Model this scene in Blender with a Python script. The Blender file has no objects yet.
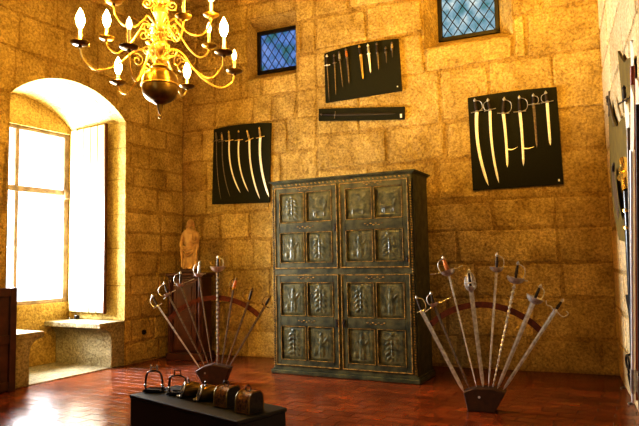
import bpy, bmesh, math, random
from mathutils import Vector, Matrix
R = math.radians
random.seed(7)
S = bpy.context.scene
C = S.collection

# ------------------------------------------------------------------ camera
F = 600.0; EYE = 1.4
cam = bpy.data.objects.new('camera', bpy.data.cameras.new('camera')); C.objects.link(cam)
CM = Matrix.Rotation(R(94.5), 3, 'X') @ Matrix.Rotation(R(-1.1), 3, 'Z')
cam.matrix_world = Matrix.Translation((0, 0, EYE)) @ CM.to_4x4()
cam.data.sensor_width = 36; cam.data.lens = F / 639 * 36
cam.data.clip_end = 200
S.camera = cam
def ray(x, y): return CM @ Vector(((x - 319.5) / F, -(y - 213) / F, -1))
def atz(x, y, z=0.0):
    d = ray(x, y); t = (z - EYE) / d.z; return Vector((d.x * t, d.y * t, z))
def aty(x, y, Y):
    d = ray(x, y); t = Y / d.y; return Vector((d.x * t, Y, EYE + d.z * t))

class Plane:
    """a vertical plane: origin o, horizontal direction u; local x = u, local z = up, local y = z cross u"""
    def __init__(s, o, ang):
        s.o = Vector((o[0], o[1], 0)); s.a = ang
        s.u = Vector((math.cos(ang), math.sin(ang), 0)); s.y = Vector((-s.u.y, s.u.x, 0))
    def px(s, x, y, off=0):
        d = ray(x, y); o = s.o + s.y * off
        t = o.dot(s.y) / d.dot(s.y)
        p = Vector((d.x * t, d.y * t, EYE + d.z * t)) - o
        return Vector((p.dot(s.u), 0, p.z))
    def w(s, a, off, z): return s.o + s.u * a + s.y * off + Vector((0, 0, z))

BACK = Plane((-2.168, 9.487), math.atan2(-.3937, .9193))      # y points into the wall
LEFT = Plane((-2.168, 9.487), R(-90 - 28.5))                    # x runs toward the camera, y points into the room
RIGHT = Plane((3.445, 7.083), R(-90 - 21.5))                    # x runs toward the camera, y points into the wall

# ------------------------------------------------------------------ materials
def mat(name, col, rough=.6, metal=0.0, noise=None, bump=0.0, bscale=40, col2=None, spec=.5, coat=0):
    m = bpy.data.materials.new(name); m.use_nodes = True
    nt = m.node_tree; b = nt.nodes['Principled BSDF']
    b.inputs['Base Color'].default_value = (*col, 1); b.inputs['Roughness'].default_value = rough
    b.inputs['Metallic'].default_value = metal; b.inputs['Specular IOR Level'].default_value = spec
    if coat: b.inputs['Coat Weight'].default_value = coat; b.inputs['Coat Roughness'].default_value = .15
    tc = nt.nodes.new('ShaderNodeTexCoord')
    if noise:
        n = nt.nodes.new('ShaderNodeTexNoise'); n.inputs['Scale'].default_value = noise; n.inputs['Detail'].default_value = 6
        nt.links.new(tc.outputs['Object'], n.inputs['Vector'])
        r = nt.nodes.new('ShaderNodeValToRGB'); r.color_ramp.elements[0].position = .35; r.color_ramp.elements[1].position = .65
        c2 = col2 or tuple(c * .55 for c in col)
        r.color_ramp.elements[0].color = (*c2, 1); r.color_ramp.elements[1].color = (*col, 1)
        nt.links.new(n.outputs['Fac'], r.inputs['Fac']); nt.links.new(r.outputs['Color'], b.inputs['Base Color'])
    if bump:
        n = nt.nodes.new('ShaderNodeTexNoise'); n.inputs['Scale'].default_value = bscale; n.inputs['Detail'].default_value = 5
        nt.links.new(tc.outputs['Object'], n.inputs['Vector'])
        bp = nt.nodes.new('ShaderNodeBump'); bp.inputs['Strength'].default_value = bump; bp.inputs['Distance'].default_value = .01
        nt.links.new(n.outputs['Fac'], bp.inputs['Height']); nt.links.new(bp.outputs['Normal'], b.inputs['Normal'])
    return m

def stone_mat(name, cA, cB, tone=True, bump=.85):
    m = bpy.data.materials.new(name); m.use_nodes = True
    nt = m.node_tree; N = nt.nodes; L = nt.links; b = N['Principled BSDF']; b.inputs['Roughness'].default_value = .88
    b.inputs['Specular IOR Level'].default_value = .25
    g = N.new('ShaderNodeNewGeometry')
    big = N.new('ShaderNodeTexNoise'); big.inputs['Scale'].default_value = 2.6; big.inputs['Detail'].default_value = 5; big.inputs['Roughness'].default_value = .6
    fine = N.new('ShaderNodeTexNoise'); fine.inputs['Scale'].default_value = 34; fine.inputs['Detail'].default_value = 4; fine.inputs['Roughness'].default_value = .7
    med = N.new('ShaderNodeTexNoise'); med.inputs['Scale'].default_value = 9; med.inputs['Detail'].default_value = 5
    for n in (big, fine, med): L.new(g.outputs['Position'], n.inputs['Vector'])
    r = N.new('ShaderNodeValToRGB'); r.color_ramp.elements[0].position = .3; r.color_ramp.elements[1].position = .7
    r.color_ramp.elements[0].color = (*cB, 1); r.color_ramp.elements[1].color = (*cA, 1)
    L.new(big.outputs['Fac'], r.inputs['Fac'])
    r2 = N.new('ShaderNodeValToRGB'); r2.color_ramp.elements[0].position = .34; r2.color_ramp.elements[1].position = .62
    r2.color_ramp.elements[0].color = (.42, .38, .32, 1); r2.color_ramp.elements[1].color = (1.22, 1.22, 1.2, 1)
    L.new(fine.outputs['Fac'], r2.inputs['Fac'])
    mx = N.new('ShaderNodeMix'); mx.data_type = 'RGBA'; mx.blend_type = 'MULTIPLY'; mx.inputs[0].default_value = .75
    L.new(r.outputs['Color'], mx.inputs[6]); L.new(r2.outputs['Color'], mx.inputs[7])
    out = mx.outputs[2]
    if tone:
        at = N.new('ShaderNodeAttribute'); at.attribute_name = 'tone'
        m2 = N.new('ShaderNodeMix'); m2.data_type = 'RGBA'; m2.blend_type = 'MULTIPLY'; m2.inputs[0].default_value = 1
        L.new(out, m2.inputs[6]); L.new(at.outputs['Color'], m2.inputs[7]); out = m2.outputs[2]
    L.new(out, b.inputs['Base Color'])
    ad = N.new('ShaderNodeMath'); ad.operation = 'MULTIPLY_ADD'; ad.inputs[1].default_value = 3.5
    L.new(med.outputs['Fac'], ad.inputs[0]); L.new(fine.outputs['Fac'], ad.inputs[2])
    bp = N.new('ShaderNodeBump'); bp.inputs['Strength'].default_value = bump; bp.inputs['Distance'].default_value = .016
    L.new(ad.outputs[0], bp.inputs['Height']); L.new(bp.outputs['Normal'], b.inputs['Normal'])
    return m

STONE = stone_mat('granite_ashlar', (.65, .50, .215), (.37, .265, .085))
STONE_R = stone_mat('granite_ashlar_daylit', (.80, .66, .42), (.62, .48, .28))  # right wall granite, daylight on it put into the paler colour
BENCHST = stone_mat('granite_bench', (.36, .32, .22), (.25, .21, .13), tone=False)
CEIL = mat('dark_beams', (.10, .06, .03), .7, noise=6)
STEEL = mat('steel', (.60, .60, .60), .33, .6, noise=30, col2=(.38, .37, .36))
STEELW = mat('pale_steel', (.97, .95, .88), .38, .25, noise=30, col2=(.88, .84, .72))
DSTEEL = mat('dark_steel', (.22, .18, .14), .45, .7, noise=40)
IRON = mat('iron', (.055, .045, .04), .42, .7, noise=60)
BRASS = mat('brass', (.85, .62, .22), .3, .7, noise=25, col2=(.65, .45, .14))
BRASSD = mat('aged_brass', (.30, .20, .05), .33, .8, noise=12, col2=(.13, .08, .02))
GOLD = mat('polished_brass', (.95, .70, .22), .22, .9)
GRIPD = mat('dark_grip', (.035, .022, .016), .6, noise=60)
GRIPO = mat('orange_wood_grip', (.60, .22, .06), .45, noise=40)
BONE = mat('bone', (.62, .45, .22), .5, noise=30)
FELT = mat('dark_green_felt', (.034, .035, .020), .95, noise=80, col2=(.024, .025, .015), spec=.1)
OLIVE = mat('olive_board', (.17, .12, .022), .75, noise=8, col2=(.12, .085, .02))
RUST = mat('rusted_band', (.16, .045, .018), .6, .2, noise=30, bump=.2)
RACKB = mat('rust_brown_block', (.062, .026, .012), .6, .1, noise=20, col2=(.035, .017, .010), bump=.2)
BLACK = mat('black_plinth', (.006, .006, .007), .5, noise=10, col2=(.006, .006, .007))
WOOD = mat('dark_walnut', (.10, .032, .010), .42, noise=7, col2=(.06, .020, .009), bump=.1, bscale=20)
WOODB = mat('dark_brown_panel', (.085, .032, .015), .45, noise=7, col2=(.045, .018, .009))
PAINT = mat('green_black_paint', (.098, .100, .052), .40, noise=9, col2=(.026, .032, .020), bump=.35, bscale=30)
PAINTR = mat('carved_green_panel', (.135, .130, .064), .36, noise=14, col2=(.040, .048, .028), bump=.35, bscale=50)
TRIM = mat('worn_gilt_brown', (.40, .26, .08), .38, noise=24, col2=(.10, .07, .025))
STAT = mat('limewood', (.56, .37, .16), .6, noise=10, col2=(.38, .23, .09), bump=.2)
WAX = mat('candle_sleeve', (.86, .72, .42), .5)
LEAD = mat('lead_strip', (.02, .02, .025), .5)
FRAMEK = mat('black_window_frame', (.012, .010, .010), .5)
WFRAME = mat('weathered_grey_frame', (.30, .22, .15), .6, noise=10)
SHUT = mat('cream_shutter', (.50, .43, .27), .55, noise=3, col2=(.42, .34, .19))
WHITE = mat('white_card', (.85, .83, .75), .6)
BOXD = mat('carved_dark_wood', (.30, .14, .04), .45, noise=55, col2=(.055, .025, .012), bump=.9, bscale=60)

def emis(name, col, st):
    m = bpy.data.materials.new(name); m.use_nodes = True; nt = m.node_tree; b = nt.nodes['Principled BSDF']
    b.inputs['Base Color'].default_value = (*col, 1); b.inputs['Emission Color'].default_value = (*col, 1); b.inputs['Emission Strength'].default_value = st
    return m
BULB = emis('lit_bulb', (1, .80, .42), 30)
BULB2 = emis('dim_bulb', (1, .86, .60), 3.0)

def glass_mat(name, tint, keep, noise=0, tint2=None):
    m = bpy.data.materials.new(name); m.use_nodes = True; nt = m.node_tree; N = nt.nodes; L = nt.links
    N.remove(N['Principled BSDF'])
    t = N.new('ShaderNodeBsdfTransparent'); gl = N.new('ShaderNodeBsdfGlossy'); gl.inputs['Roughness'].default_value = .12
    gl.inputs['Color'].default_value = (.5, .5, .5, 1)
    mx = N.new('ShaderNodeMixShader'); mx.inputs[0].default_value = keep
    L.new(t.outputs[0], mx.inputs[1]); L.new(gl.outputs[0], mx.inputs[2]); L.new(mx.outputs[0], N['Material Output'].inputs['Surface'])
    if noise:
        tc = N.new('ShaderNodeTexCoord'); n = N.new('ShaderNodeTexNoise'); n.inputs['Scale'].default_value = noise; n.inputs['Detail'].default_value = 3
        L.new(tc.outputs['Object'], n.inputs['Vector'])
        r = N.new('ShaderNodeValToRGB'); e = r.color_ramp.elements; e[0].position = .32; e[1].position = .68
        e[0].color = (*tint2, 1); e[1].color = (*tint, 1); x = e.new(.48); x.color = (tint[0] * .62, tint[1] * .74, tint[2] * .82, 1)
        L.new(n.outputs['Fac'], r.inputs['Fac']); L.new(r.outputs['Color'], t.inputs['Color'])
    else: t.inputs['Color'].default_value = (*tint, 1)
    return m
CLEAR = glass_mat('clear_glass', (.96, .98, 1), .05)
OLDG_BLUE = glass_mat('old_blue_glass', (.33, .37, .48), .08, 5, (.14, .25, .22))
OLDG = glass_mat('old_pale_glass', (.50, .50, .47), .08, 6, (.20, .30, .29))

# ------------------------------------------------------------------ mesh building
class MB:
    def __init__(s): s.v = []; s.f = []
    def add(s, vs, fs):
        k = len(s.v); s.v += [Vector(v) for v in vs]; s.f += [tuple(k + i for i in f) for f in fs]; return s
    def box(s, c, d, bev=0.0, rot=None):
        """axis box, centre c, size d, chamfered edges if bev"""
        hx, hy, hz = d[0] / 2, d[1] / 2, d[2] / 2
        b = min(bev, hx * .49, hy * .49, hz * .49)
        if b <= 0:
            vs = [(x, y, z) for x in (-hx, hx) for y in (-hy, hy) for z in (-hz, hz)]
            fs = [(0, 1, 3, 2), (4, 6, 7, 5), (0, 4, 5, 1), (2, 3, 7, 6), (0, 2, 6, 4), (1, 5, 7, 3)]
        else:
            bm = bmesh.new(); bmesh.ops.create_cube(bm, size=1)
            for v in bm.verts: v.co = Vector((v.co.x * d[0], v.co.y * d[1], v.co.z * d[2]))
            bmesh.ops.bevel(bm, geom=bm.edges[:], offset=b, segments=1, affect='EDGES')
            bm.verts.ensure_lookup_table(); vs = [v.co.copy() for v in bm.verts]; fs = [tuple(v.index for v in f.verts) for f in bm.faces]; bm.free()
        c = Vector(c)
        vs = [(rot @ Vector(v) if rot else Vector(v)) + c for v in vs]
        return s.add(vs, fs)
    def prism(s, poly, y0, y1, rot=None, c=(0, 0, 0)):
        """polygon in local x,z extruded along y"""
        n = len(poly); c = Vector(c)
        vs = [Vector((p[0], y0, p[1])) for p in poly] + [Vector((p[0], y1, p[1])) for p in poly]
        if rot: vs = [rot @ v for v in vs]
        vs = [v + c for v in vs]
        fs = [tuple(range(n)), tuple(range(2 * n - 1, n - 1, -1))] + [(i, i + n, (i + 1) % n + n, (i + 1) % n) for i in range(n)]
        return s.add(vs, fs)
    def tube(s, pts, rad, n=8, cap=True, flat=1.0):
        pts = [Vector(p) for p in pts]
        if not hasattr(rad, '__len__'): rad = [rad] * len(pts)
        vs = []; prev = None
        for i, p in enumerate(pts):
            t = (pts[min(i + 1, len(pts) - 1)] - pts[max(i - 1, 0)])
            if t.length < 1e-9: t = Vector((0, 0, 1))
            t.normalize()
            if prev is None: a = Vector((0, 1, 0)) if abs(t.y) < .9 else Vector((1, 0, 0))
            else: a = prev
            a = (a - t * a.dot(t)).normalized(); prev = a; b = t.cross(a)
            for k in range(n):
                q = 2 * math.pi * k / n; vs.append(p + (a * math.cos(q) * flat + b * math.sin(q)) * rad[i])
        fs = [(i * n + k, i * n + (k + 1) % n, (i + 1) * n + (k + 1) % n, (i + 1) * n + k) for i in range(len(pts) - 1) for k in range(n)]
        if cap: fs += [tuple(range(n - 1, -1, -1)), tuple((len(pts) - 1) * n + k for k in range(n))]
        return s.add(vs, fs)
    def lathe(s, prof, o=(0, 0, 0), ax=(0, 0, 1), n=16):
        """prof: (radius, height along ax)"""
        o = Vector(o); ax = Vector(ax).normalized()
        a = Vector((0, 1, 0)) if abs(ax.y) < .9 else Vector((1, 0, 0)); a = (a - ax * a.dot(ax)).normalized(); b = ax.cross(a)
        vs = [o + ax * h + (a * math.cos(2 * math.pi * k / n) + b * math.sin(2 * math.pi * k / n)) * max(r, 1e-4) for r, h in prof for k in range(n)]
        m = len(prof)
        fs = [(i * n + k, i * n + (k + 1) % n, (i + 1) * n + (k + 1) % n, (i + 1) * n + k) for i in range(m - 1) for k in range(n)]
        fs += [tuple(range(n - 1, -1, -1)), tuple((m - 1) * n + k for k in range(n))]
        return s.add(vs, fs)
    def blob(s, c, r, n=12, m=8):
        c = Vector(c)
        return s.lathe([(r[0] * math.sin(math.pi * i / m), -r[2] * math.cos(math.pi * i / m)) for i in range(m + 1)], c, (0, 0, 1), n) if abs(r[0] - r[1]) < 1e-6 else s.add(
            [c + Vector((r[0] * math.sin(math.pi * i / m) * math.cos(2 * math.pi * k / n), r[1] * math.sin(math.pi * i / m) * math.sin(2 * math.pi * k / n), -r[2] * math.cos(math.pi * i / m))) for i in range(m + 1) for k in range(n)],
            [(i * n + k, i * n + (k + 1) % n, (i + 1) * n + (k + 1) % n, (i + 1) * n + k) for i in range(m) for k in range(n)])
    def build(s, name, m, parent=None, smooth=False, kind=None):
        me = bpy.data.meshes.new(name); me.from_pydata([tuple(v) for v in s.v], [], s.f); me.validate()
        bm = bmesh.new(); bm.from_mesh(me); bmesh.ops.recalc_face_normals(bm, faces=bm.faces[:]); bm.to_mesh(me); bm.free()
        me.materials.append(m)
        if smooth:
            me.polygons.foreach_set('use_smooth', [True] * len(me.polygons))
            try: me.set_sharp_from_angle(angle=R(42))
            except Exception: pass
        o = bpy.data.objects.new(name, me); C.objects.link(o)
        if parent: o.parent = parent
        if kind: o['kind'] = kind
        return o

def tag(o, label, cat, group=None):
    o['label'] = label; o['category'] = cat
    if group: o['group'] = group
    return o
def thing(name, label, cat, loc=(0, 0, 0), rz=0.0, group=None):
    o = bpy.data.objects.new(name, None); C.objects.link(o); o.location = loc; o.rotation_euler = (0, 0, rz); o.empty_display_size = .1
    return tag(o, label, cat, group)
def spline(P, n=8):
    P = [Vector(p) for p in P]; out = []
    for i in range(len(P) - 1):
        a = P[max(i - 1, 0)]; b = P[i]; c = P[i + 1]; d = P[min(i + 2, len(P) - 1)]
        for k in range(n):
            t = k / n
            out.append(.5 * ((2 * b) + (c - a) * t + (2 * a - 5 * b + 4 * c - d) * t * t + (3 * b - 3 * c + d - a) * t ** 3))
    out.append(P[-1]); return out

# ------------------------------------------------------------------ masonry walls
def sub_rect(r, o):
    a0, a1, z0, z1 = r; b0, b1, y0, y1 = o
    if b0 >= a1 or b1 <= a0 or y0 >= z1 or y1 <= z0: return [r]
    out = []
    if a0 < b0: out.append((a0, b0, z0, z1)); a0 = b0
    if a1 > b1: out.append((b1, a1, z0, z1)); a1 = b1
    if z0 < y0: out.append((a0, a1, z0, y0))
    if z1 > y1: out.append((a0, a1, y1, z1))
    return [q for q in out if q[1] - q[0] > .05 and q[3] - q[2] > .03]

def masonry(name, pl, side, s0, s1, courses, openings, m, arch=None, extra=None, seed=1, lens=(.5, 1.15), spread=.13, zones=None):
    """side=+1 when local +y points into the room, -1 otherwise. blocks stand 1.5 cm proud of the joints"""
    rnd = random.Random(seed); V = []; Fc = []; T = []
    def put(vs, fs, tone):
        k = len(V); V.extend(vs); Fc.extend([tuple(k + i for i in f) for f in fs]); T.extend([tone] * len(vs))
    def pt(a, d, z): return pl.w(a, side * d, z)
    rects = []
    for (q0, q1, crs_, ln_) in (zones or [(s0, s1, courses, lens)]):
        for z0, z1 in zip(crs_[:-1], crs_[1:]):
            a = q0 - rnd.uniform(0, .3)
            while a < q1:
                L_ = rnd.uniform(*ln_) * (1.0 if z1 - z0 > .25 else .8); r = (max(a, q0), min(a + L_, q1), z0, z1)
                if q1 - r[1] < .16: r = (r[0], q1, z0, z1)
                todo = [r]
                for o in openings: todo = [q for t in todo for q in sub_rect(t, o)]
                rects += todo; a = r[1] if r[1] < q1 else q1 + 1
    for (a0, a1, z0, z1) in rects:
        g = rnd.uniform(.004, .008); tv = rnd.uniform(-spread, spread); tone = (1 + tv, 1 + tv * 1.1, 1 + tv * 1.3, 1)
        lift = rnd.uniform(.008, .016)
        j = .011; step = .09; per = []
        def side_pts(p, q):
            n = max(2, int((Vector(q) - Vector(p)).length / step)); 
            return [(p[0] + (q[0] - p[0]) * i / n, p[1] + (q[1] - p[1]) * i / n) for i in range(n)]
        c = [(a0 + g, z0 + g), (a1 - g, z0 + g), (a1 - g, z1 - g), (a0 + g, z1 - g)]
        cc = [rnd.choice((0, .006, .012, .035)) for _ in range(4)]; sg_ = ((1, 1), (-1, 1), (-1, -1), (1, -1))
        c = [(c[i][0] + sg_[i][0] * min(cc[i], .1 * (a1 - a0)), c[i][1] + sg_[i][1] * min(cc[i], .1 * (z1 - z0))) for i in range(4)]
        for i in range(4): per += side_pts(c[i], c[(i + 1) % 4])
        ca, cz = (a0 + a1) / 2, (z0 + z1) / 2
        per = [(p[0] + rnd.uniform(-j, j), p[1] + rnd.uniform(-j, j)) for p in per]
        if arch: per = [(p[0], max(p[1], arch(p[0]) + .006)) if arch(p[0]) is not None and p[1] > z0 - 1 and p[1] < arch(p[0]) else p for p in per]
        n = len(per)
        def inset(p, d):
            x, z = p; dx = max(a1 - a0, .001) / 2; dz = (z1 - z0) / 2
            return (ca + (x - ca) * (1 - d / dx), cz + (z - cz) * (1 - d / dz))
        ins = .016
        r1 = [pt(p[0], -.006, p[1]) for p in per]
        r2 = [pt(*(lambda q: (q[0], lift * .7, q[1]))(inset(p, ins * .35))) for p in per]
        r3 = [pt(*(lambda q: (q[0], lift, q[1]))(inset(p, ins * 1.3))) for p in per]
        fs = [(i, (i + 1) % n, n + (i + 1) % n, n + i) for i in range(n)] + [(n + i, n + (i + 1) % n, 2 * n + (i + 1) % n, 2 * n + i) for i in range(n)] + [tuple(range(2 * n, 3 * n))]
        put(r1 + r2 + r3, fs, tone)
    # mortar backing
    back = [(s0, s1, courses[0], courses[-1])]
    for o in openings: back = [q for t in back for q in sub_rect(t, o)]
    mt = (.78, .74, .66, 1)
    for (a0, a1, z0, z1) in back:
        if arch and a0 >= arch_rng[0] - .01 and a1 <= arch_rng[1] + .01 and z0 > 1:
            k = 24
            for i in range(k):
                x0 = a0 + (a1 - a0) * i / k; x1 = a0 + (a1 - a0) * (i + 1) / k
                put([pt(x0, 0, arch(x0)), pt(x1, 0, arch(x1)), pt(x1, 0, z1), pt(x0, 0, z1)], [(0, 1, 2, 3)], mt)
        else: put([pt(a0, 0, z0), pt(a1, 0, z0), pt(a1, 0, z1), pt(a0, 0, z1)], [(0, 1, 2, 3)], mt)
    if extra: extra(put, pt)
    me = bpy.data.meshes.new(name); me.from_pydata([tuple(v) for v in V], [], Fc)
    ca = me.color_attributes.new('tone', 'FLOAT_COLOR', 'POINT')
    ca.data.foreach_set('color', [c for t in T for c in t])
    me.materials.append(m)
    o = bpy.data.objects.new(name, me); C.objects.link(o); o['kind'] = 'structure'; return o

TOP = 6.1
zc = sorted(BACK.px(535, y).z for y in (371, 337, 298, 263, 228, 197, 152, 112, 57, 12))
crs = [0] + [z for z in zc if z > .15] + [4.96, 5.35, 5.72, TOP]
crs = sorted(crs); crs = [z for i, z in enumerate(crs) if i == 0 or z - crs[i - 1] > .12]
W2 = (1.20, 2.03, 4.17, 5.12); W3 = (3.95, 5.10, 4.23, 5.45)
g2 = (1.22, 1.96, 4.33, 5.02); g3 = (4.09, 4.91, 4.39, 5.35)
DEP = .30
def reveal(o, g, d):
    def f(put, pt):
        A = [(o[0], o[2]), (o[1], o[2]), (o[1], o[3]), (o[0], o[3])]; B = [(g[0], g[2]), (g[1], g[2]), (g[1], g[3]), (g[0], g[3])]
        for i in range(4):
            a, b, c, e = A[i], A[(i + 1) % 4], B[(i + 1) % 4], B[i]
            put([pt(a[0], 0, a[1]), pt(b[0], 0, b[1]), pt(c[0], -d, c[1]), pt(e[0], -d, e[1])], [(0, 1, 2, 3)], (1.0, .98, .93, 1))
    return f
def ex_back(put, pt):
    reveal(W2, g2, DEP)(put, pt); reveal(W3, g3, DEP)(put, pt)
zl = [0] + [BACK.px(235, y).z for y in (330, 303, 270, 239, 213, 188, 158, 126, 100, 66, 34, 8)] + [5.5, 5.8, TOP]
zl = sorted(zl); zl = [z for i, z in enumerate(zl) if i == 0 or z - zl[i - 1] > .12]
masonry('wall_back', BACK, -1, 0, 6.12, crs, [W2, W3], STONE, extra=ex_back, seed=11, zones=[(0, 2.35, zl, (.32, .75)), (2.35, 6.12, crs, (.6, 1.35))])

arch_rng = (1.21, 2.98)
def arch(s):
    if s < arch_rng[0] - 1e-5 or s > arch_rng[1] + 1e-5: return None
    t = max(-1, min(1, (s - 2.095) / .885)); h = .36; w = .885; rr = (w * w + h * h) / (2 * h)
    return 3.42 + math.sqrt(max(rr * rr - (t * w) ** 2, 0)) - (rr - h)
ND = 1.12
def ex_left(put, pt):
    k = 24; a0, a1 = arch_rng
    for i in range(k):
        x0 = a0 + (a1 - a0) * i / k; x1 = a0 + (a1 - a0) * (i + 1) / k
        put([pt(x0, 0.012, arch(x0)), pt(x1, 0.012, arch(x1)), pt(x1, -ND, arch(x1) - .0), pt(x0, -ND, arch(x0))], [(0, 1, 2, 3)], (1.05, 1.03, 1, 1))
        put([pt(x0, -ND, 3.36), pt(x1, -ND, 3.36), pt(x1, -ND, arch(x1)), pt(x0, -ND, arch(x0))], [(0, 1, 2, 3)], (.8, .75, .68, 1))
    zs = [0, .62, 1.1, 1.62, 2.1, 2.6, 3.05, 3.42]
    for s_ in (a0, a1):
        for i in range(len(zs) - 1):
            cut = [0.012, -.42, -ND] if i % 2 else [0.012, -.62, -ND]
            tv = random.uniform(-.1, .08)
            for q in range(2):
                e = .004
                put([pt(s_, cut[q] - (e if q else 0), zs[i] + e), pt(s_, cut[q + 1] + e * (1 - q), zs[i] + e), pt(s_, cut[q + 1] + e * (1 - q), zs[i + 1] - e), pt(s_, cut[q] - (e if q else 0), zs[i + 1] - e)], [(0, 1, 2, 3)], (1 + tv, 1 + tv, 1 + tv, 1))
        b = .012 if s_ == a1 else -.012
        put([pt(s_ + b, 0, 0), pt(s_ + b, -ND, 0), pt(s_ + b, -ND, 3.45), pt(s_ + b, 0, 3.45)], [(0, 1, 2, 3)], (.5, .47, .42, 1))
    # below the window
    put([pt(a0, -ND, -.02), pt(a1, -ND, -.02), pt(a1, -ND, .86), pt(a0, -ND, .86)], [(0, 1, 2, 3)], (.9, .86, .74, 1))
    put([pt(a0, -ND, .86), pt(a1, -ND, .86), pt(a1, -ND - .2, .86), pt(a0, -ND - .2, .86)], [(0, 1, 2, 3)], (1, .97, .9, 1))
    put([pt(a0, -ND, 3.36), pt(a1, -ND, 3.36), pt(a1, -ND - .2, 3.36), pt(a0, -ND - .2, 3.36)], [(0, 1, 2, 3)], (1, .97, .9, 1))
    for s_ in (a0, a1): put([pt(s_, -ND, .86), pt(s_, -ND - .2, .86), pt(s_, -ND - .2, 3.36), pt(s_, -ND, 3.36)], [(0, 1, 2, 3)], (1, .97, .9, 1))
lc = [0, .30, .62, .96, 1.22, 1.55, 1.84, 2.16, 2.52, 2.80, 3.12, 3.42, 3.98, 4.42, 4.95, 5.4, TOP]
masonry('wall_left', LEFT, 1, 0, 14.0, lc, [(arch_rng[0], arch_rng[1], 0, 3.42)], STONE, arch=arch, extra=ex_left, seed=5, lens=(.38, .85))
rc = [0, .42, .8, 1.22, 1.7, 2.15, 2.6, 3.1, 3.6, 4.1, 4.6, 5.1, 5.6, TOP]
masonry('wall_right', RIGHT, -1, 0, 11.0, rc, [], STONE_R, seed=9, lens=(.5, 1.3))
# wall behind the camera closes the room
e0 = LEFT.w(14, 0, 0); e1 = RIGHT.w(11, 0, 0)
m_ = MB(); m_.add([e0, e1, e1 + Vector((0, 0, TOP)), e0 + Vector((0, 0, TOP))], [(0, 1, 2, 3)])
m_.build('wall_rear', mat('plaster_rear', (.42, .33, .2), .9), kind='structure')
# ceiling: boards and beams
poly = [LEFT.w(0, 0, TOP), BACK.w(6.12, 0, TOP), e1 + Vector((0, 0, TOP)), e0 + Vector((0, 0, TOP))]
m_ = MB(); m_.add(poly, [(0, 1, 2, 3)])
for i in range(9):
    p = BACK.w(.4 + i * .66, 0, TOP - .08); q = p - BACK.y * 11.0
    mid = (p + q) / 2
    if mid.x > -3: m_.box(mid, (.16, 11.0, .16), 0, Matrix.Rotation(BACK.a, 3, 'Z'))
m_.build('ceiling', CEIL, kind='structure')

# floor
def floor_mat():
    m = bpy.data.materials.new('terracotta_tiles'); m.use_nodes = True; nt = m.node_tree; N = nt.nodes; L = nt.links; b = N['Principled BSDF']
    g = N.new('ShaderNodeNewGeometry'); mp = N.new('ShaderNodeMapping'); mp.inputs['Rotation'].default_value = (0, 0, R(28.5)); L.new(g.outputs['Position'], mp.inputs['Vector'])
    wob = N.new('ShaderNodeTexNoise'); wob.inputs['Scale'].default_value = 7; L.new(g.outputs['Position'], wob.inputs['Vector'])
    va = N.new('ShaderNodeVectorMath'); va.operation = 'MULTIPLY_ADD'; va.inputs[1].default_value = (.03, .03, 0)
    L.new(wob.outputs['Color'], va.inputs[0]); L.new(mp.outputs[0], va.inputs[2])
    br = N.new('ShaderNodeTexBrick'); br.inputs['Scale'].default_value = 1; br.inputs['Brick Width'].default_value = .30; br.inputs['Row Height'].default_value = .15
    br.inputs['Mortar Size'].default_value = .010; br.inputs['Mortar Smooth'].default_value = .6; br.inputs['Bias'].default_value = -.1
    br.inputs['Color1'].default_value = (.27, .072, .022, 1); br.inputs['Color2'].default_value = (.15, .038, .013, 1); br.inputs['Mortar'].default_value = (.11, .045, .022, 1)
    L.new(va.outputs[0], br.inputs['Vector'])
    n = N.new('ShaderNodeTexNoise'); n.inputs['Scale'].default_value = 2.2; n.inputs['Detail'].default_value = 7; L.new(g.outputs['Position'], n.inputs['Vector'])
    r = N.new('ShaderNodeValToRGB'); r.color_ramp.elements[0].position = .3; r.color_ramp.elements[0].color = (.55, .5, .48, 1); r.color_ramp.elements[1].position = .72; r.color_ramp.elements[1].color = (1.15, 1.1, 1, 1)
    L.new(n.outputs['Fac'], r.inputs['Fac'])
    mx = N.new('ShaderNodeMix'); mx.data_type = 'RGBA'; mx.blend_type = 'MULTIPLY'; mx.inputs[0].default_value = 1
    L.new(br.outputs['Color'], mx.inputs[6]); L.new(r.outputs['Color'], mx.inputs[7]); L.new(mx.outputs[2], b.inputs['Base Color'])
    rr = N.new('ShaderNodeMapRange'); rr.inputs['To Min'].default_value = .17; rr.inputs['To Max'].default_value = .27
    L.new(n.outputs['Fac'], rr.inputs['Value']); L.new(rr.outputs[0], b.inputs['Roughness'])
    n3 = N.new('ShaderNodeTexNoise'); n3.inputs['Scale'].default_value = 10; n3.inputs['Detail'].default_value = 3; L.new(g.outputs['Position'], n3.inputs['Vector'])
    ad = N.new('ShaderNodeMath'); ad.operation = 'MULTIPLY_ADD'; ad.inputs[1].default_value = -1.0
    sc_ = N.new('ShaderNodeMath'); sc_.operation = 'MULTIPLY'; sc_.inputs[1].default_value = .15; L.new(n3.outputs['Fac'], sc_.inputs[0])
    L.new(br.outputs['Fac'], ad.inputs[0]); L.new(sc_.outputs[0], ad.inputs[2])
    bp = N.new('ShaderNodeBump'); bp.inputs['Strength'].default_value = .8; bp.inputs['Distance'].default_value = .012
    L.new(ad.outputs[0], bp.inputs['Height']); L.new(bp.outputs['Normal'], b.inputs['Normal'])
    return m
m_ = MB(); P0 = [LEFT.w(0, 0, 0), BACK.w(6.12, 0, 0), e1, e0]
m_.add([LEFT.w(0, 0, 0), BACK.w(6.12, 0, 0), e1, e0, LEFT.w(arch_rng[1], 0, 0), LEFT.w(arch_rng[0], 0, 0)], [(0, 1, 2, 3, 4, 5)])
m_.build('floor', floor_mat(), kind='structure')
m_ = MB(); m_.prism([(arch_rng[0] - .02, -.05), (arch_rng[1] + .02, -.05), (arch_rng[1] + .02, .012), (arch_rng[0] - .02, .012)], -ND - .02, .0)
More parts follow.
